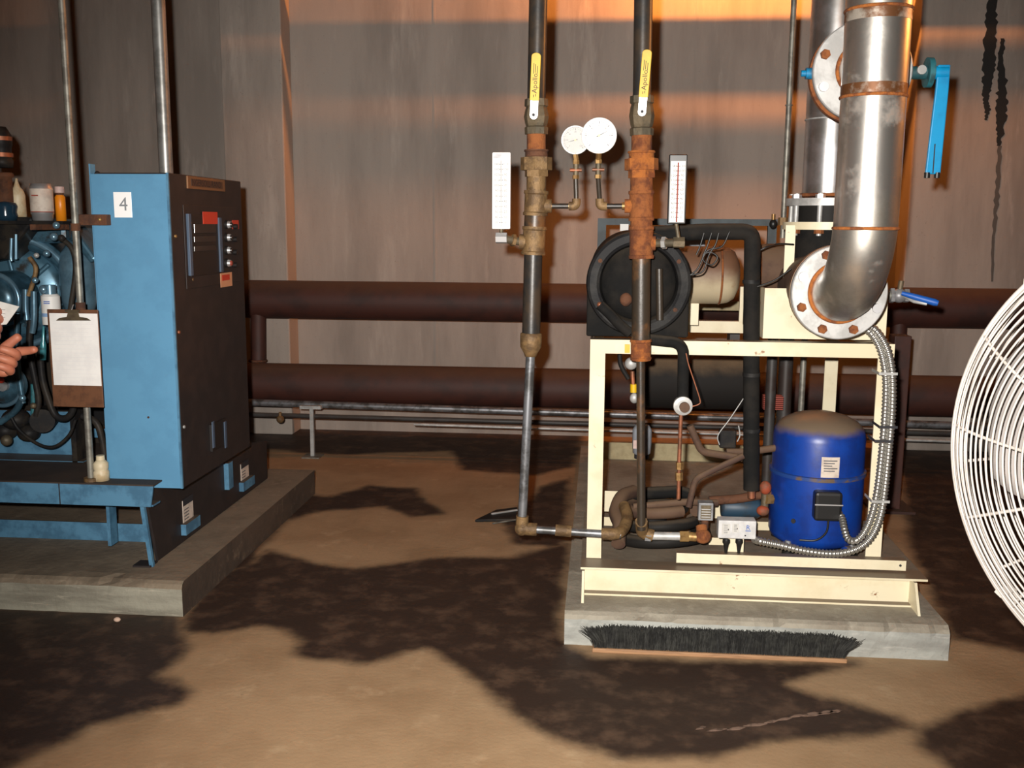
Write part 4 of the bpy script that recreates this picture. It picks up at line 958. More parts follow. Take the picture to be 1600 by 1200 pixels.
# ------------------------------------------------------------------ flexible metal conduits
def flex(pts, r, label):
    p = resample(spline([P(*q) for q in pts], 10), .0029); rs = [r * (1.08, .93, .76, .93)[k % 4] for k in range(len(p))]
    return tag(MB().tube(p, rs, 12).build('flexible_conduit', 'flex'), label, 'conduit', 'flexible metal conduits')
flex([(1350, 508, 3.19), (1368, 516, 3.17), (1386, 545, 3.15), (1394, 585, 3.14), (1394, 640, 3.14), (1389, 700, 3.14), (1383, 760, 3.14), (1376, 805, 3.135), (1362, 838, 3.13), (1340, 857, 3.13), (1305, 865, 3.13), (1260, 861, 3.13), (1220, 852, 3.135), (1190, 846, 3.15), (1178, 843, 3.18)], .0125,
     'outer flexible metal conduit curving down to the white control box')
flex([(1342, 510, 3.2), (1360, 520, 3.175), (1376, 548, 3.155), (1384, 590, 3.145), (1383, 645, 3.145), (1378, 705, 3.145), (1371, 765, 3.145), (1362, 805, 3.14), (1350, 832, 3.135), (1337, 845, 3.135), (1325, 842, 3.16), (1319, 826, 3.19), (1315, 808, 3.235), (1306, 798, 3.26)], .0115,
     'inner flexible metal conduit looping to the black terminal box of the compressor')
for (x, y) in ((1384, 583), (1384, 666), (1377, 688), (1372, 782)):
    q = P(x + 4, y, 3.14); m = MB(); m.bx(q.x - .03, q.x + .024, q.y - .0155, q.y - .0135, q.z - .004, q.z + .004); m.bx(q.x - .032, q.x - .03, q.y - .0155, 3.21, q.z - .004, q.z + .004)
    tag(m.build('conduit_strap', 'galv' if y in (583, 782) else 'ink'), {583: 'top strap', 666: 'second strap from the top', 688: 'third strap from the top', 782: 'lowest strap'}[y] + ' holding the flexible conduits to the frame post', 'strap', 'conduit straps')

# ================================================================== PUSH BROOM HEAD
bx0, bx1 = PZ(925, 1030, .01).x, PZ(1325, 1034, .01).x; by = 2.925
t = thing('push_broom', 'black bristled push broom head lying bristles up against the right pad', 'broom', ((bx0 + bx1) / 2, by, 0))
MB().bx(bx0, bx1, by - .018, by + .026, 0, .014).build('wooden_block', 'wood', t, bevel=.003)
random.seed(3); m = MB(); nb = 7500
for k in range(nb):
    u = random.random(); x = bx0 + .006 + (bx1 - bx0 - .012) * u; y = by + random.uniform(-.012, .02)
    side = max(0, (.05 - (x - bx0)) / .05) * -1 + max(0, (.05 - (bx1 - x)) / .05)
    h = random.uniform(.056, .068) - .012 * abs(side); tip = V((x + side * random.uniform(.02, .055) + random.gauss(0, .007), y + random.gauss(-.004, .006), .014 + h))
    b0 = V((x, y, .012)); r = .0011; a = random.random() * 6.28
    ring = [V((math.cos(a + i * 2.094), math.sin(a + i * 2.094), 0)) * r for i in range(3)]
    mid = b0.lerp(tip, .5) - V((side * .012, 0, 0))
    vs = [b0 + q for q in ring] + [mid + q for q in ring] + [tip + q * .7 for q in ring]
    m.add(vs, [(0, 1, 4, 3), (1, 2, 5, 4), (2, 0, 3, 5), (3, 4, 7, 6), (4, 5, 8, 7), (5, 3, 6, 8), (6, 7, 8)])
m.build('bristles', 'bristle', t, kind='stuff')
MB().bx(bx0 + .01, bx1 - .01, by - .008, by + .018, .012, .06).build('bristle_core', 'bristle', t, kind='stuff')

# ================================================================== CAGE FAN
fc_ = V((.977, 1.688, .902)); fr_ = .42
FR = Matrix.Rotation(R(-51.6), 3, 'Z') @ Matrix.Rotation(R(0), 3, 'X')
def fl_(r, a, d): return fc_ + FR @ V((r * math.cos(a), -d, r * math.sin(a)))
fax = FR @ V((0, -1, 0))
t = thing('cage_fan', 'large white cage fan at the right edge of the picture', 'fan', (fc_.x, fc_.y + .05, 0))
def front_d(r): return .03 + .11 * (1 - (r / fr_) ** 2.6)
def rear_d(r): return -.045 - .135 * (1 - (r / fr_) ** 3.2)
fg = MB().torus(fl_(0, 0, .02), fax, fr_, .0048, 120, 8).build('front_guard', 'fan_white', t)
for k in range(26):
    r = .055 + (fr_ - .068) * k / 25
    MB().torus(fl_(0, 0, front_d(r)), fax, r, .0021, max(40, int(130 * r / fr_) + 24), 6).build('guard_ring', 'fan_white', fg)
for d_, r in ((.006, fr_ + .001), (-.006, fr_ + .002)): MB().torus(fl_(0, 0, d_), fax, r, .0024, 120, 6).build('guard_ring', 'fan_white', fg)
for k in range(14):
    a = R(152.4 + 360 / 14 * k); rs = np.linspace(.05, fr_, 14)
    MB().tube([fl_(r, a, front_d(r) - .006 if r < fr_ else .02) for r in rs], .0032, 6).build('guard_spoke', 'fan_white', fg)
MB().cyl(fl_(0, 0, front_d(.05) - .012), fl_(0, 0, front_d(.05) + .004), .056, n=32).build('centre_badge', 'fan_white', fg)
rg_ = MB().torus(fl_(0, 0, -.02), fax, fr_, .0048, 120, 8).build('rear_guard', 'fan_white', t)
for k in range(22):
    r = .09 + (fr_ - .10) * k / 21
    MB().torus(fl_(0, 0, rear_d(r)), fax, r, .0021, max(40, int(120 * r / fr_) + 20), 6).build('guard_ring', 'fan_white', rg_)
for k in range(12):
    a = R(9 + 30 * k); rs = np.linspace(.08, fr_, 12)
    MB().tube([fl_(r, a, rear_d(r) - .004 if r < fr_ else -.02) for r in rs], .0032, 6).build('guard_spoke', 'fan_white', rg_)
# rim clips
for k in range(4):
    q = fl_(fr_ + .001, R(45 + 90 * k), 0); MB().box(q, (.016, .05, .008), FR @ Matrix.Rotation(-R(30 + 60 * k), 3, 'Y')).build('rim_clip', 'fan_white', fg)
hub = MB().cyl(fl_(0, 0, .045), fl_(0, 0, -.03), .06, n=32).build('blade_hub', 'blade', t)
for k in range(3):
    vs = []; nr, na = 8, 10; a0 = R(158 + 120 * k)
    for i in range(nr + 1):
        r = .05 + (.365 - .05) * i / nr; wd = R(58 + 34 * math.sin(math.pi * min(1, i / nr * .9)))
        for j in range(na + 1):
            f = j / na - .5; rr_ = r * (1 - .10 * abs(f) * 2 * (i / nr) ** 2)
            vs.append(fl_(rr_, a0 + f * wd, .012 + .075 * f * (1 - .3 * i / nr)))
    top = [(i * (na + 1) + j, i * (na + 1) + j + 1, (i + 1) * (na + 1) + j + 1, (i + 1) * (na + 1) + j) for i in range(nr) for j in range(na)]
    o = MB().add(vs, top, True).build('fan_blade', 'blade', t)
    sm = o.modifiers.new('thick', 'SOLIDIFY'); sm.thickness = .003
mo = MB().cyl(fl_(0, 0, -.05), fl_(0, 0, -.24), .085, n=36).build('motor', 'engine_dark', t, bevel=.006)
ps = fl_(0, 0, -.14)
MB().cyl((ps.x, ps.y, .03), (ps.x, ps.y, ps.z - .07), .024, n=20).build('pedestal_pole', 'fan_white', t)
MB().lathe((ps.x, ps.y, 0), Z_, [(0, 0), (0, .26), (.012, .26), (.03, .22), (.04, .04), (.1, .03)], 40).build('pedestal_base', 'fan_white', t)
MB().bx(ps.x - .03, ps.x + .03, ps.y - .03, ps.y + .03, ps.z - .13, ps.z - .06).build('yoke', 'engine_dark', t, bevel=.005)

# ================================================================== LEFT: CONTROL CABINET
CX = -1.415; CY0, CY1 = 3.2, 3.86; CZ0 = .40; CZ1 = 1.46; CXL = -1.68
t = thing('control_cabinet', 'tall control cabinet with a light blue end panel and dark front', 'cabinet', ((CX + CXL) / 2, 3.5, CZ0))
MB().bx(CXL + .01, CX, CY0 + .004, CY1, CZ0, CZ1).build('body', 'cabinet_dark', t, bevel=.003)
pn = MB().bx(CXL, CX - .003, CY0 - .004, CY0 + .003, CZ0, CZ1 - .004).build('end_panel', 'light_blue', t, bevel=.0015)
MB().bx(CXL - .002, CXL + .002, CY0 - .004, CY0 + .03, CZ0 + .55, CZ1 + .028).build('edge_lip', 'light_blue', t)
MB().bx(CX - .006, CX + .001, CY0 - .006, CY0 + .002, CZ0, CZ1).build('corner_edge', 'skid_blue', t)
MB().sph(P(152, 270, 3.22), (.008, .008, .006)).build('lifting_lug', 'engine_dark', t)
a, b = P(177, 300, CY0 - .0045), P(207, 340, CY0 - .0045)
st_ = MB().bx(a.x, b.x, CY0 - .006, CY0 - .004, b.z, a.z).build('number_sticker', 'retro_white', t, bevel=.0008, label='bright white number sticker')
text('numeral', '4', .062, ((a.x + b.x) / 2 + .003, CY0 - .0066, (a.z + b.z) / 2), X_, Z_, 'ink_pale', st_)
bolt(pn, P(232, 652, CY0 - .004), -Y_, .004, .003, 'rust_dark', 'rivet')
# things on the dark front (facing right, plane X = CX)
def fpt(x, y): return PX(x, y, CX)
def fbox(x0, y0, x1, y1, d0, d1, name, mat, par=None, bevel=.001):
    a, b = fpt(x0, (y0 + y1) / 2), fpt(x1, (y0 + y1) / 2); zc = fpt((x0 + x1) / 2, y0).z; zd = fpt((x0 + x1) / 2, y1).z
    return MB().bx(CX + d0, CX + d1, a.y, b.y, zd, zc).build(name, mat, par or t, bevel=bevel)
npl = fbox(291, 278, 349, 297, 0, .006, 'nameplate', 'plate_bronze')
fbox(296, 282, 345, 293, .006, .0068, 'nameplate_field', 'plate_field', npl)
c = fpt(320, 287.5); text('lettering', 'INGERSOLL-RAND', .033, (CX + .0072, c.y, c.z), Y_, Z_, 'ink', npl)
dr = fbox(288, 322, 374, 446, 0, .003, 'door', 'cabinet_dark', None, .002)
rc = fbox(294, 336, 342, 430, .003, .006, 'instrument_panel', 'cabinet_black')
fbox(291, 334, 295, 431, .003, .013, 'panel_edge', 'edge_blue', rc)
fbox(339, 340, 343, 425, .003, .012, 'panel_edge', 'edge_blue', rc)
for (x0, y0, x1, y1) in ((300, 350, 334, 364), (300, 369, 334, 378), (300, 384, 334, 392)):
    g = fbox(x0, y0, x1, y1, .006, .009, 'display_window', 'cabinet_gloss', rc)
fbox(314, 331, 337, 350, .006, .0075, 'warning_sticker', 'red', None, .0004)
fbox(361, 344, 371, 358, .004, .0055, 'warning_sticker', 'red', None, .0004)
wl = fbox(343, 426, 361, 448, .003, .0045, 'warning_label', 'orange_pale', None, .0004)
fbox(345, 429, 357, 438, .0045, .0052, 'label_band', 'red', wl, 0)
for i, y in enumerate((351, 371, 391, 411)):
    c = fpt(352, y); o = MB().cyl(c, c + X_ * .012, .017, n=20).build('push_button', 'cabinet_black', t)
    MB().cyl(c + X_ * .012, c + X_ * .022, .014, .012, n=18).build('bezel', 'chrome', o)
    MB().cyl(c + X_ * .022, c + X_ * .027, .01, .008, n=16).build('cap', ['cabinet_gloss', 'cabinet_gloss', 'cabinet_gloss', 'red_dark'][i], o)
    c2 = fpt(363, y + 3); MB().cyl(c2, c2 + X_ * .02, .01, n=12).build('toggle', 'cabinet_black', t)
for (x, y, mt) in ((273.5, 369, 'brass'), (303, 408, 'galv'), (300, 437, 'brass_dirty'), (279, 519, 'copper'), (287, 667, 'galv')):
    c = fpt(x, y); MB().cyl(c, c + X_ * .005, .006, .005, n=12).build('screw', mt, t)
ve = fbox(327, 658, 350, 700, 0, .01, 'lower_vent', 'cabinet_black')
fbox(327, 658, 330, 700, .01, .014, 'vent_edge', 'edge_blue', ve); fbox(346, 658, 349, 700, .01, .014, 'vent_edge', 'edge_blue', ve)

# ------------------------------------------------------------------ skid and compressor set
SY = 3.12; t = thing('air_compressor', 'blue air compressor set on a blue channel skid at the left', 'compressor', (-2.3, 3.6, .118))
xs1 = P(240, 775, SY).x; zt_ = P(100, 756, SY).z; zb2 = P(100, 788, SY).z
m = MB(); m.prism([(-3.4, SY, zb2), (xs1 - .012, SY, zb2), (xs1, SY, zt_), (-3.4, SY, zt_)], (0, .006, 0)); m.bx(-3.4, xs1 - .006, SY + .006, SY + .06, zb2, zb2 + .006); m.build('skid_beam', 'skid_blue', t)
xj = P(93, 770, SY).x; MB().bx(xj - .002, xj + .002, SY - .001, SY, zb2, zt_).build('seam', 'ink', t)
m = MB(); m.bx(-3.4, xs1, SY, 3.19, zt_, zt_ + .005); m.bx(-3.4, CXL - .005, 3.19, 4.3, zt_, zt_ + .005); m.build('skid_deck', 'deck_dark', t)
def leg(x0, x1, Y, z0, z1, d, mt='skid_blue'):
    return MB().bx(x0, x1, Y, Y + d, z0, z1).build('skid_leg', mt, t)
q = P(237, 880, 3.2)
m = MB(); m.prism([V((q.x - .008, 3.15, zb2)), V((q.x + .006, 3.15, zb2)), V((q.x + .010, 3.19, .118)), V((q.x - .004, 3.19, .118))], (0, .014, 0)); m.build('skid_leg', 'skid_blue', t)
MB().bx(q.x - .06, q.x + .004, 3.18, 3.24, .118, .124).build('leg_foot', 'cabinet_dark', t)
q2_ = P(169, 810, 3.3); leg(q2_.x - .006, q2_.x + .006, 3.3, .15, zb2, .05)
zlo = P(100, 815, 3.45).z; zl2 = .118
MB().bx(-3.4, q.x - .01, 3.45, 3.456, zl2, zlo).build('lower_beam', 'skid_blue', t)
EX = -1.545
MB().prism([(EX, 3.24, .124), (EX, 4.40, .124), (EX, 4.40, .30), (EX, 3.9, .39), (EX, 3.17, .39)], (.01, 0, 0)).build('end_plate', 'cabinet_dark', t)
def ept(x, y): return PX(x, y, EX + .012)
for (x0, y0, x1, y1, mt, nm) in ((285, 778, 301, 813, 'label_pale', 'safety_label'), (376, 722, 388, 748, 'label_pale', 'safety_label'), (283, 812, 306, 829, 'skid_blue', 'anchor_lug'), (374, 748, 392, 762, 'skid_blue', 'anchor_lug'), (350, 722, 357, 764, 'skid_blue', 'skid_stiffener')):
    a, b = ept(x0, y0), ept(x1, y1); m_ = ept((x0 + x1) / 2, y0).z; n_ = ept((x0 + x1) / 2, y1).z
    o = MB().bx(EX + .01, EX + (.0125 if 'label' in nm else .03), a.y, ept(x1, y0).y, n_, m_).build(nm, mt, t)
    if 'label' in nm:
        MB().bx(EX + .0125, EX + .013, a.y, ept(x1, y0).y, m_ - .022, m_ + .004).build('label_header', 'ink', o)
        for k in range(4): z = m_ - .04 - k * .012; MB().bx(EX + .0125, EX + .013, a.y + .01, a.y + .05, z, z + .004).build('print_line', 'ink_grey', o)
# airend: ribbed blue castings facing the camera
EYb = 3.5; ac = P(27, 456, EYb)
ad = V((.25, -1, .05)).normalized()
m = MB(); m.slathe(ac, ad, [(-.3, .21), (-.02, .212), (.0, .215), (.012, .212), (.018, .19), (.012, .175), (-.005, .165), (-.03, .155)], 56); m.build('drive_housing', 'engine_blue', t)
MB().torus(ac + ad * .012, ad, .195, .013, 72, 10).build('housing_ring', 'engine_blue_bright', t)
MB().slathe(ac - ad * .03, ad, [(-.02, .165), (.0, .16), (.015, .13), (.02, .07), (.02, 0)], 48).build('end_bell', 'engine_blue', t)
uu = ad.cross(Z_).normalized(); ww = uu.cross(ad)
for k in range(14):
    an = 2 * math.pi * k / 14; bolt(t, ac + (uu * math.cos(an) + ww * math.sin(an)) * .182 + ad * .014, ad, .008, .01, 'engine_blue_bright')
for k in range(6):
    an = 2 * math.pi * (k + .3) / 6; d1 = (uu * math.cos(an) + ww * math.sin(an)); MB().tube([ac + d1 * .06 - ad * .01, ac + d1 * .15 - ad * .012], .009, 8).build('rib', 'engine_blue', t)
c2 = P(-8, 468, 3.36); MB().cyl(c2 + Y_ * .12, c2, .098, n=48).build('gear_cover', 'engine_blue', t, bevel=.006)
MB().torus(c2 - Y_ * .002, Y_, .09, .010, 60, 10).build('cover_ring', 'engine_blue_bright', t)
MB().slathe(c2, -Y_, [(0, .075), (.012, .07), (.02, .04), (.022, 0)], 40).build('cover_boss', 'engine_blue', t)
for k in range(8): an = R(20 + 45 * k); bolt(t, c2 + V((.062 * math.cos(an), -.004, .062 * math.sin(an))), -Y_, .006, .008, 'engine_blue_bright')
# barrel beside the panel
bc = P(122, 430, 3.55)
MB().slathe(V((bc.x, 3.55, P(122, 490, 3.55).z)), Z_, [(0, 0), (0, .05), (.05, .062), (.16, .066), (.22, .058), (.265, .03), (.27, 0)], 36).build('cooler_barrel', 'engine_blue_bright', t)
m = MB(); m.prism([P(112, 352, 3.45), P(150, 405, 3.45), P(140, 412, 3.45), P(108, 372, 3.45)], (0, .1, 0)); m.build('cooler_cap', 'engine_blue', t, bevel=.01)
m = MB(); a, b = P(34, 342, 3.55), P(116, 380, 3.55); m.bx(a.x, b.x, 3.5, 3.75, b.z, a.z); m.build('top_casting', 'engine_blue', t, bevel=.02)
a, b = P(-90, 338, 3.42), P(46, 402, 3.42)
m = MB(); m.prism([V((a.x, 3.42, b.z - .05)), V((P(6, 400, 3.42).x, 3.42, P(6, 405, 3.42).z)), V((P(50, 345, 3.42).x, 3.42, P(50, 348, 3.42).z)), V((P(50, 340, 3.42).x, 3.42, a.z)), V((a.x, 3.42, a.z))], (0, .25, 0)); m.build('intake_manifold', 'engine_dark', t, bevel=.01)
# bracket rail at the top
a, b = P(-60, 338, 3.2), P(166, 351, 3.2); MB().bx(P(112, 340, 3.17).x, P(167, 340, 3.17).x, 3.165, 3.2, P(140, 352, 3.17).z, P(140, 335, 3.17).z).build('bracket_rail', 'rust_dark', t, bevel=.002)
MB().sph(P(156, 343, 3.16), .006).build('bracket_bolt', 'brass', t)
zsh = P(60, 345, 3.42).z
MB().bx(-2.35, P(112, 345, 3.42).x, 3.36, 3.6, zsh - .012, zsh).build('top_shelf', 'engine_dark', t)
MB().bx(P(112, 345, 3.42).x - .02, P(112, 345, 3.42).x, 3.19, 3.4, zsh - .03, zsh - .012).build('shelf_arm', 'rust_dark', t)
for pts, r, mt, nm in (
    ([(46, 402), (56, 420), (50, 446), (44, 462)], .008, 'brass_dirty', 'grease_line'),
    ([(40, 452), (40, 480), (42, 500)], .011, 'engine_blue_bright', 'oil_tube'),
    ([(53, 455), (53, 500), (50, 520)], .011, 'engine_blue_bright', 'oil_tube'),
    ([(27, 490), (26, 540), (30, 590), (36, 630)], .010, 'engine_blue', 'oil_tube'),
    ([(47, 500), (46, 545), (54, 590), (60, 625), (56, 650)], .011, 'engine_dark', 'hose'),
    ([(62, 540), (66, 590), (76, 625), (86, 648), (100, 654), (112, 645), (118, 620)], .012, 'engine_dark', 'hose'),
    ([(52, 600), (52, 625), (52, 648)], .009, 'teal', 'oil_tube'),
    ([(14, 645), (30, 672), (60, 694), (85, 698), (108, 680), (118, 655)], .006, 'engine_dark', 'hose'),
    ([(0, 660), (24, 642), (36, 620)], .012, 'engine_blue', 'oil_tube'),
    ([(92, 370), (112, 388), (118, 420), (112, 470), (104, 520)], .009, 'engine_dark', 'hose'),
    ([(18, 372), (17, 400), (18, 408)], .006, 'engine_blue_bright', 'oil_tube'),
    ([(25, 366), (25, 405)], .006, 'engine_blue_bright', 'oil_tube'),
    ([(128, 650), (150, 660), (160, 690), (166, 730)], .012, 'engine_dark', 'hose')):
    MB().tube(spline([P(x, y, 3.3) for x, y in pts], 6), r, 10).build(nm, mt, t)
for x, y, r, mt in ((57, 399, .009, 'galv'), (73, 396, .012, 'engine_blue_bright'), (55, 438, .011, 'engine_blue_bright'), (84, 370, .014, 'engine_blue_bright'), (96, 372, .012, 'engine_dark'), (88, 352, .012, 'engine_blue_bright'), (68, 452, .015, 'engine_blue_bright'), (35, 622, .012, 'engine_blue_bright'), (52, 634, .011, 'bronze'), (10, 688, .02, 'bronze')):
    MB().sph(P(x, y, 3.27), r).build('fitting', mt, t)
q = P(3, 603, 3.3); MB().torus(q, V((.1, -1, .1)), .07, .008, 56, 8).build('pulley_rim', 'engine_blue_bright', t)
MB().cyl(q + Y_ * .05, q + Y_ * .015, .066, n=36).build('pulley_disc', 'engine_blue', t); MB().cyl(q, q + Y_ * .03, .02).build('pulley_hub', 'grey_metal', t)
MB().sph(P(2, 594, 3.27), .011).build('red_cap', 'red', t)
c = P(66, 658, 3.3); MB().cyl(c + V((-.03, .08, 0)), c + V((.0, 0, 0)), .042, n=24).build('oil_pump', 'engine_dark', t, bevel=.006)
for x, y, r in ((25, 655, .05), (45, 676, .04), (8, 672, .045)): MB().sph(P(x, y, 3.38), (r, r, r * .8)).build('pump_lump', 'engine_dark', t)
a, b = P(-40, 640, 3.5), P(117, 722, 3.5); MB().bx(a.x, b.x, 3.5, 3.52, b.z, a.z).build('sump_plate', 'skid_blue', t)
MB().bx(P(-80, 560, 3.6).x, P(160, 560, 3.6).x, 3.72, 3.8, zt_, P(60, 480, 3.6).z).build('motor_block', 'engine_dark', t)
a, b = P(-40, 722, 3.35), P(120, 742, 3.35); MB().bx(a.x, b.x, 3.4, 3.5, zt_ + .005, a.z).build('sump_foot', 'skid_blue', t)
MB().bx(P(118, 620, 3.45).x, P(126, 620, 3.45).x, 3.4, 3.5, zt_, P(122, 560, 3.45).z).build('bracket', 'engine_dark', t)
MB().bx(P(146, 672, 3.6).x, P(172, 672, 3.6).x, 3.6, 3.65, P(160, 684, 3.6).z, P(160, 670, 3.6).z).build('cross_plate', 'skid_blue', t)
# dark banded relief cap at the far left edge
q = P(4, 262, 3.42)
MB().slathe((q.x, 3.42, zsh), Z_, [(0, .028), (.15, .028), (.152, .034), (.165, .034), (.168, .028)], 28).build('breather_stem', 'rust_dark', t)
hh = P(4, 198, 3.42).z - q.z
MB().slathe((q.x, 3.42, q.z), Z_, [(-.0, 0), (.0, .034), (hh * .18, .037), (hh * .22, .033), (hh * .5, .033), (hh * .55, .037), (hh * .8, .036), (hh, .02), (hh, 0)], 28).build('breather_cap', 'engine_dark', t)
for f in (.26, .66): MB().lathe((q.x, 3.42, q.z + hh * f), Z_, [(0, .0375), (.014, .0375)], 28).build('breather_band', 'copper', t)
# white oil filter
a, b = P(57, 460, 3.26), P(88, 508, 3.26); cx = (a.x + b.x) / 2
o = MB().lathe((cx, 3.29, b.z), Z_, [(0, 0), (0, .031), (a.z - b.z - .008, .031), (a.z - b.z, .024), (a.z - b.z, 0)], 28).build('oil_filter', 'white', t, label='white spin-on filter canister with blue print')
for k in range(2): MB().bx(cx - .008, cx + .014, 3.2585, 3.2592, a.z - .026 - k * .006, a.z - .023 - k * .006).build('print_line', 'ink_blue', o)
MB().lathe((cx, 3.29, b.z + .028), Z_, [(0, .0314), (.012, .0314)], 28).build('blue_band', 'band_blue', o)
MB().cyl((cx, 3.29, a.z), (cx, 3.29, P(70, 445, 3.29).z), .02, n=16).build('filter_head', 'engine_blue_bright', t)
q0, q1 = P(68, 510, 3.28), P(67, 562, 3.28)
MB().slathe(q1, q0 - q1, [(0, .0), (0, .011), (.03, .011), (.055, .0105), (.07, .006), ((q0 - q1).length, .004)], 16).build('sight_tube', 'teal_glass', t)
MB().cyl(P(67, 543, 3.279), P(67, 546, 3.279), .0118, n=14).build('sight_band', 'teal', t)

# ------------------------------------------------------------------ vertical pipes at the left
q = P(119, 370, 3.15); z0 = zt_ + .005
t = thing('conduit', 'thin grey standing pipe in front of the blue compressor, holding the clipboard', 'conduit', (q.x, 3.15, z0))
MB().cyl((q.x, 3.15, 4.2), (q.x, 3.15, z0), .0115, n=14).build('tube', 'galv_dull', t)
for yy in (478, 355): z = P(119, yy, 3.15).z; MB().cyl((q.x, 3.15, z - .012), (q.x, 3.15, z + .012), .0155, n=14).build('coupling', 'rust_dark', t)
MB().cyl((q.x, 3.15, z0), (q.x, 3.15, z0 + .012), .024, n=18).build('floor_flange', 'brass_dirty', t)
q = P(253, 130, 3.55)
t = thing('conduit', 'thick grey steel conduit rising from the top of the cabinet', 'conduit', (q.x, 3.55, CZ1))
MB().cyl((q.x, 3.55, 4.2), (q.x, 3.55, CZ1 - .002), .0245, n=20).build('tube', 'galv_mid', t)
MB().hexn((q.x, 3.55, CZ1), (q.x, 3.55, CZ1 + .014), .036).build('locknut', 'galv_dull', t)

# ------------------------------------------------------------------ clipboard
CYb = 3.06; a, b = P(73, 483, CYb), P(162, 637, CYb); cx = (a.x + b.x) / 2
t = thing('clipboard', 'brown clipboard with a white sheet hanging from the thin pipe', 'clipboard', (cx, CYb, b.z))
MB().bx(a.x, b.x, CYb, CYb + .004, b.z, a.z).build('board', 'hardboard', t, bevel=.0015)
pa, pb = P(77, 489, CYb), P(159, 603, CYb)
pp_ = MB().bx(pa.x, pb.x, CYb - .0012, CYb - .0002, pb.z, pa.z).build('paper_sheet', 'paper_white', t)
for k in range(14):
    z = pa.z - .035 - k * .0135; MB().bx(pa.x + .012, pb.x - .014 - .01 * ((k * 7) % 3), CYb - .0015, CYb - .0011, z, z + .0008).build('ruled_line', 'line_pale', pp_)
poly = [P(x, y, CYb - .004) for x, y in ((87, 501), (92, 497), (104, 495), (106, 487), (102, 484), (124, 484), (122, 487), (124, 495), (136, 497), (142, 501))]
cl = MB().prism(poly, (0, .002, 0)).build('clip', 'clip_metal', t, bevel=.0008)
MB().tube([P(102, 486, CYb - .007), P(124, 486, CYb - .007)], .004, 10).build('spring_roll', 'clip_metal', cl)
MB().tube(spline([P(112, 484, CYb), P(114, 477, 3.1), V((P(119, 478, 3.15).x, 3.135, P(119, 476, 3.15).z))], 4), .002, 6).build('wire_hook', 'galv', t)

# ------------------------------------------------------------------ cans and bottles
def bottle(loc, prof, mat, label, cat, name, parts=()):
    t = thing(name, label, cat, loc); MB().slathe(loc, Z_, prof, 28).build('body', mat, t)
    for nm, mt, pr in parts: MB().lathe(loc, Z_, pr, 28).build(nm, mt, t)
    return t
xx = P(67, 340, 3.44)
t = bottle(V((xx.x, 3.44, zsh)), [(0, 0), (0, .03), (.002, .034), (.022, .036), (.024, .0385), (.118, .0385), (.12, .036), (.13, .034), (.132, 0)], 'chrome', 'round tin with a white label standing on top of the compressor', 'can', 'tin_can',
           [('label_wrap', 'label_pale', [(.03, .039), (.112, .039)]), ('red_line', 'red_dark', [(.03, .0393), (.033, .0393)])])
MB().bx(xx.x - .014, xx.x + .01, 3.44 - .0405, 3.44 - .0385, zsh + .086, zsh + .09).build('print_mark', 'red_dark', t)
xx = P(95, 330, 3.5)
bottle(V((xx.x, 3.5, zsh)), [(0, 0), (0, .018), (.085, .018), (.092, .013), (.094, .013), (.094, 0)], 'orange', 'small orange bottle beside the labelled tin', 'bottle', 'plastic_bottle', [('neck_ring', 'rust_dark', [(.092, .0135), (.1, .0135)]), ('cap', 'label_pink', [(.1, .0165), (.122, .0165), (.122, 0)])])
xx = P(29, 330, 3.46)
bottle(V((xx.x, 3.46, zsh)), [(0, 0), (0, .027), (.09, .026), (.108, .02), (.118, .012), (.135, .006), (.15, .003), (.15, 0)], 'bottle_cream', 'cream bottle with a pointed spout left of the labelled tin', 'bottle', 'plastic_bottle')
xx = P(8, 325, 3.4); 
t = thing('jar', 'dark glossy jar at the picture\'s left edge, beside the pointed bottle', 'jar', (xx.x, 3.4, zsh))
MB().slathe((xx.x, 3.4, zsh), Z_, [(0, 0), (0, .036), (.018, .04), (.03, .037), (.05, .041), (.062, .036), (.068, 0)], 28).build('body', 'jar_blue', t)
xx = P(160, 748, 3.17)
t = bottle(V((xx.x, 3.165, z0)), [(0, 0), (0, .026), (.03, .026), (.036, .022), (.042, .0245), (.06, .0245), (.068, .016), (.072, .012)], 'bottle_cream', 'cream plastic bottle standing on the skid beside the thin pipe', 'bottle', 'plastic_bottle', [('cap', 'bottle_cream', [(.072, .0145), (.086, .0135), (.086, 0)])])

# ------------------------------------------------------------------ on the floor
c = PZ(778, 808, .01)
t = thing('dust_pan', 'flat black dustpan lying on the floor behind the crooked pipe', 'dustpan', (c.x, c.y, 0))
q = [PZ(x, y, .0) for x, y in ((742, 816), (775, 800), (808, 796), (806, 815))]
MB().prism(q, (0, 0, .012)).build('pan', 'engine_dark', t, bevel=.003)
a, b = PZ(768, 803, .015), PZ(808, 797, .015); MB().tube([a, b], .005, 8).build('rim', 'galv', t)
MB().tube([PZ(770, 818, .012), PZ(806, 812, .012)], .004, 8).build('lip', 'galv_dull', t)
c = PZ(183, 968, .008); tag(MB().sph(c, (.012, .009, .008), 10, 6).build('pebble', 'pebble'), 'small pale pebble on the dark floor below the left pad', 'pebble')

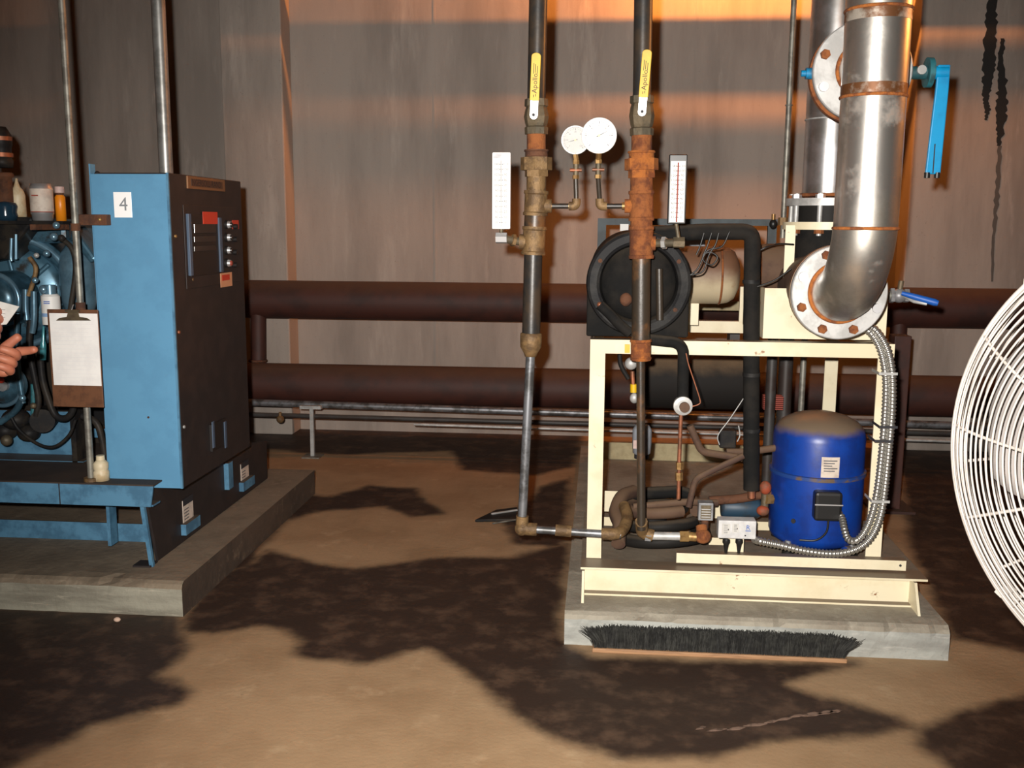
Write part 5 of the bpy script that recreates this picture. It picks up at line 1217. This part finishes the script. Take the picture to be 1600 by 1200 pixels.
random.seed(11)
t = thing('floor_scrape', 'pale pinkish scrape marks on the dark floor in front of the broom', 'marks', PZ(1240, 1122, 0))
for (x, y, L, h) in ((1305, 1112, 14, 4), (1290, 1114, 16, 5), (1268, 1117, 22, 5), (1245, 1119, 14, 3), (1225, 1124, 16, 3), (1205, 1128, 14, 3), (1180, 1133, 24, 4), (1150, 1139, 18, 4), (1120, 1141, 20, 3), (1095, 1138, 10, 3)):
    poly = [(x - L * .8, y + 2), (x - L / 4, y - h / 2), (x + L / 5, y - h / 2 - random.random() * 2), (x + L * .8, y - 2), (x + L / 3, y + h / 3), (x - L / 5, y + h / 2)]
    MB().prism([PZ(a, b, 0) for a, b in poly], (0, 0, .0012)).build('scrape', 'scrape', t)
# ================================================================== PERSON (hands reach in at the left edge)
def skin_obj(name, chains, mat, parent, sub=2, label=None):
    me = bpy.data.meshes.new(name); vs = []; es = []; rad = []; roots = []
    for ch in chains:
        roots.append(len(vs))
        for i, (p, r) in enumerate(ch['pts']):
            if i == 0 and 'join' in ch: pass
            vs.append(p - OFF[parent.name]); rad.append(r)
            if i: es.append((len(vs) - 2, len(vs) - 1))
    me.from_pydata([tuple(v) for v in vs], es, []); me.materials.append(MT[mat])
    o = bpy.data.objects.new(name, me); COL.objects.link(o); o.parent = parent; OFF[o.name] = OFF[parent.name]
    md = o.modifiers.new('skin', 'SKIN'); md.use_smooth_shade = True
    sv = me.skin_vertices[0].data if me.skin_vertices else None
    if sv is None:
        bpy.context.view_layer.update(); sv = me.skin_vertices[0].data
    for i, r in enumerate(rad): sv[i].radius = (r, r) if not isinstance(r, tuple) else r
    for i in roots: sv[i].use_root = True
    s = o.modifiers.new('sub', 'SUBSURF'); s.levels = sub; s.render_levels = sub
    if label: o['label'] = label
    return o
PY = 2.42; W1 = P(-22, 566, PY); W2 = P(-42, 520, PY + .06)      # wrists
px_ = W1.x - .42
t = thing('person', 'person reaching in from the left with both hands, holding a paper', 'person', (px_, PY + .02, 0))
def pv(dx, dy, z): return V((px_ + dx, PY + .02 + dy, z))
def finger(p, d, side, up, lens, curl, r):
    out = [(p, r * 1.15)]; q = p; dd = d.copy()
    for L, c in zip(lens, curl):
        dd = (Matrix.Rotation(R(c), 3, side) @ dd).normalized(); q = q + dd * L; out.append((q, r)); r *= .9
    return {'pts': out}
sh1, sh2 = pv(.02, -.20, 1.43), pv(.02, .20, 1.43); el1, el2 = pv(.12, -.23, 1.12), pv(.10, .19, 1.11)
def hand(wr, fwd, lat, fingers, thumb):
    ch = []; f = fwd.normalized(); l = lat.normalized(); n = f.cross(l)
    for k, (off, curl, ln) in enumerate(fingers):
        base = wr + f * (.078 - .004 * abs(k - 1)) + l * off
        ch.append({'pts': [(wr + f * .004 + l * off * .45,   .0175), (wr + f * .045 + l * off * .85, .0185), (base, .0155)]})
        ch.append(finger(base, f, l, n, [ln * .46, ln * .3, ln * .26], curl, .0122))
    base = wr + f * .022 + l * thumb[0] * .5
    ch.append({'pts': [(wr + f * .012 + l * thumb[0] * .3, .015), (wr + f * .036 + l * thumb[0], .0135)]})
    td = (f * thumb[1] + l * (1 if thumb[0] > 0 else -1) * thumb[2] + n * thumb[3]).normalized()
    ch.append(finger(wr + f * .036 + l * thumb[0], td, l, n, [.036, .028], thumb[4], .0128))
    return ch
chains = [{'pts': [(pv(0, 0, .96), (.15, .11)), (pv(0, 0, 1.12), (.13, .10)), (pv(.01, 0, 1.3), (.16, .11)), (pv(.015, 0, 1.42), (.13, .09)), (pv(.03, 0, 1.50), (.058, .058)), (pv(.05, 0, 1.56), (.056, .056))]}]
for sh, e, wr in ((sh1, el1, W1), (sh2, el2, W2)):
    chains.append({'pts': [(sh, .058), (sh.lerp(e, .5), .05), (e, .042), (e.lerp(wr, .35), .041), (e.lerp(wr, .8), .03), (wr, .027)]})
for s_ in (-1, 1):
    chains.append({'pts': [(pv(0, s_ * .09, .93), .09), (pv(.02, s_ * .10, .70), .078), (pv(.03, s_ * .10, .50), .058), (pv(.01, s_ * .10, .32), .056), (pv(-.01, s_ * .10, .10), .042)]})
f1 = V((.98, .05, .06)); l1 = V((.05, .35, .95))
chains += hand(W1, f1, l1, [(.024, (-6, -10, -8), .066), (.008, (-58, -65, -30), .082), (-.011, (-66, -70, -30), .076), (-.029, (-66, -66, -30), .062)], (.03, .75, .6, .25, (8, 6)))
f2 = V((.92, -.1, .22)); l2 = V((-.2, .4, .85))
chains += hand(W2, f2, l2, [(.026, (-30, -40, -25), .076), (.008, (-38, -48, -25), .080), (-.011, (-42, -52, -25), .074), (-.029, (-44, -52, -25), .060)], (.03, .85, .5, -.2, (-12, -10)))
body = skin_obj('body', chains, 'skin', t)
hc = pv(.07, 0, 1.665)
hd = MB(); hd.sph(hc, (.098, .076, .115), 28, 18); hd.sph(hc + V((.035, 0, -.06)), (.062, .055, .055), 20, 12); hd.prism([hc + V((.092, -.014, -.02)), hc + V((.118, -.006, -.022)), hc + V((.118, .006, -.022)), hc + V((.092, .014, -.02)), hc + V((.092, .004, .03)), hc + V((.092, -.004, .03))][:4], (-.012, 0, .045))
for s_ in (-1, 1): hd.sph(hc + V((-.005, s_ * .077, -.005)), (.02, .008, .03), 12, 8)
head = hd.build('head', 'skin', t)
for s_ in (-1, 1):
    MB().sph(hc + V((.083, s_ * .03, .008)), (.012, .014, .009), 12, 8).build('eye', 'eye', head); MB().sph(hc + V((.093, s_ * .03, .008)), (.003, .006, .006), 8, 6).build('pupil', 'ink', head)
MB().sph(hc + V((.088, 0, -.066)), (.008, .026, .005), 12, 6).build('mouth', 'red_dark', head)
MB().sph(hc + V((-.014, 0, .024)), (.098, .081, .108), 24, 14).build('hair', 'hair', head)
sc_ = [{'pts': [(pv(0, 0, .93), (.165, .125)), (pv(0, 0, 1.12), (.15, .115)), (pv(.01, 0, 1.3), (.175, .125)), (pv(.015, 0, 1.43), (.14, .1)), (pv(.025, 0, 1.475), (.07, .07))]}]
for sh, e, wr in ((sh1, el1, W1), (sh2, el2, W2)): sc_.append({'pts': [(sh, .07), (sh.lerp(e, .5), .06), (e, .052), (e.lerp(wr, .35), .048), (e.lerp(wr, .62), .041)]})
skin_obj('shirt', sc_, 'shirt', t)
tr_ = [{'pts': [(pv(0, 0, 1.0), (.16, .12)), (pv(0, 0, .9), (.165, .125))]}]
for s_ in (-1, 1): tr_.append({'pts': [(pv(0, s_ * .09, .93), .102), (pv(.02, s_ * .10, .70), .09), (pv(.03, s_ * .10, .50), .07), (pv(.01, s_ * .10, .32), .068), (pv(-.01, s_ * .10, .09), .06)]})
skin_obj('trousers', tr_, 'trousers', t)
for s_ in (-1, 1):
    m = MB(); m.sph(pv(.05, s_ * .10, .045), (.14, .05, .045), 20, 10); m.cyl(pv(-.01, s_ * .10, .03), pv(-.01, s_ * .10, .14), .055, .05); m.bx(px_ - .09, px_ + .19, PY + .02 + s_ * .1 - .045, PY + .02 + s_ * .1 + .045, 0, .02); m.build('boot', 'engine_dark', t)
# folded paper held in the hand
pl = [P(x, y, PY + .03) for x, y in ((-70, 470), (0, 471), (30, 479), (10, 507), (-60, 512))]
t2 = thing('paper_note', 'folded white paper held in the hand at the left edge', 'paper', P(-20, 490, PY + .03))
pg = MB().prism(pl, (0, .0012, 0)).build('sheet', 'paper', t2)
for k in range(3):
    a, b = P(-30, 483 + 6 * k, PY + .029), P(8, 484 + 6 * k, PY + .029); MB().tube([a, b], .0007, 4).build('print_line', 'ink_grey', pg)
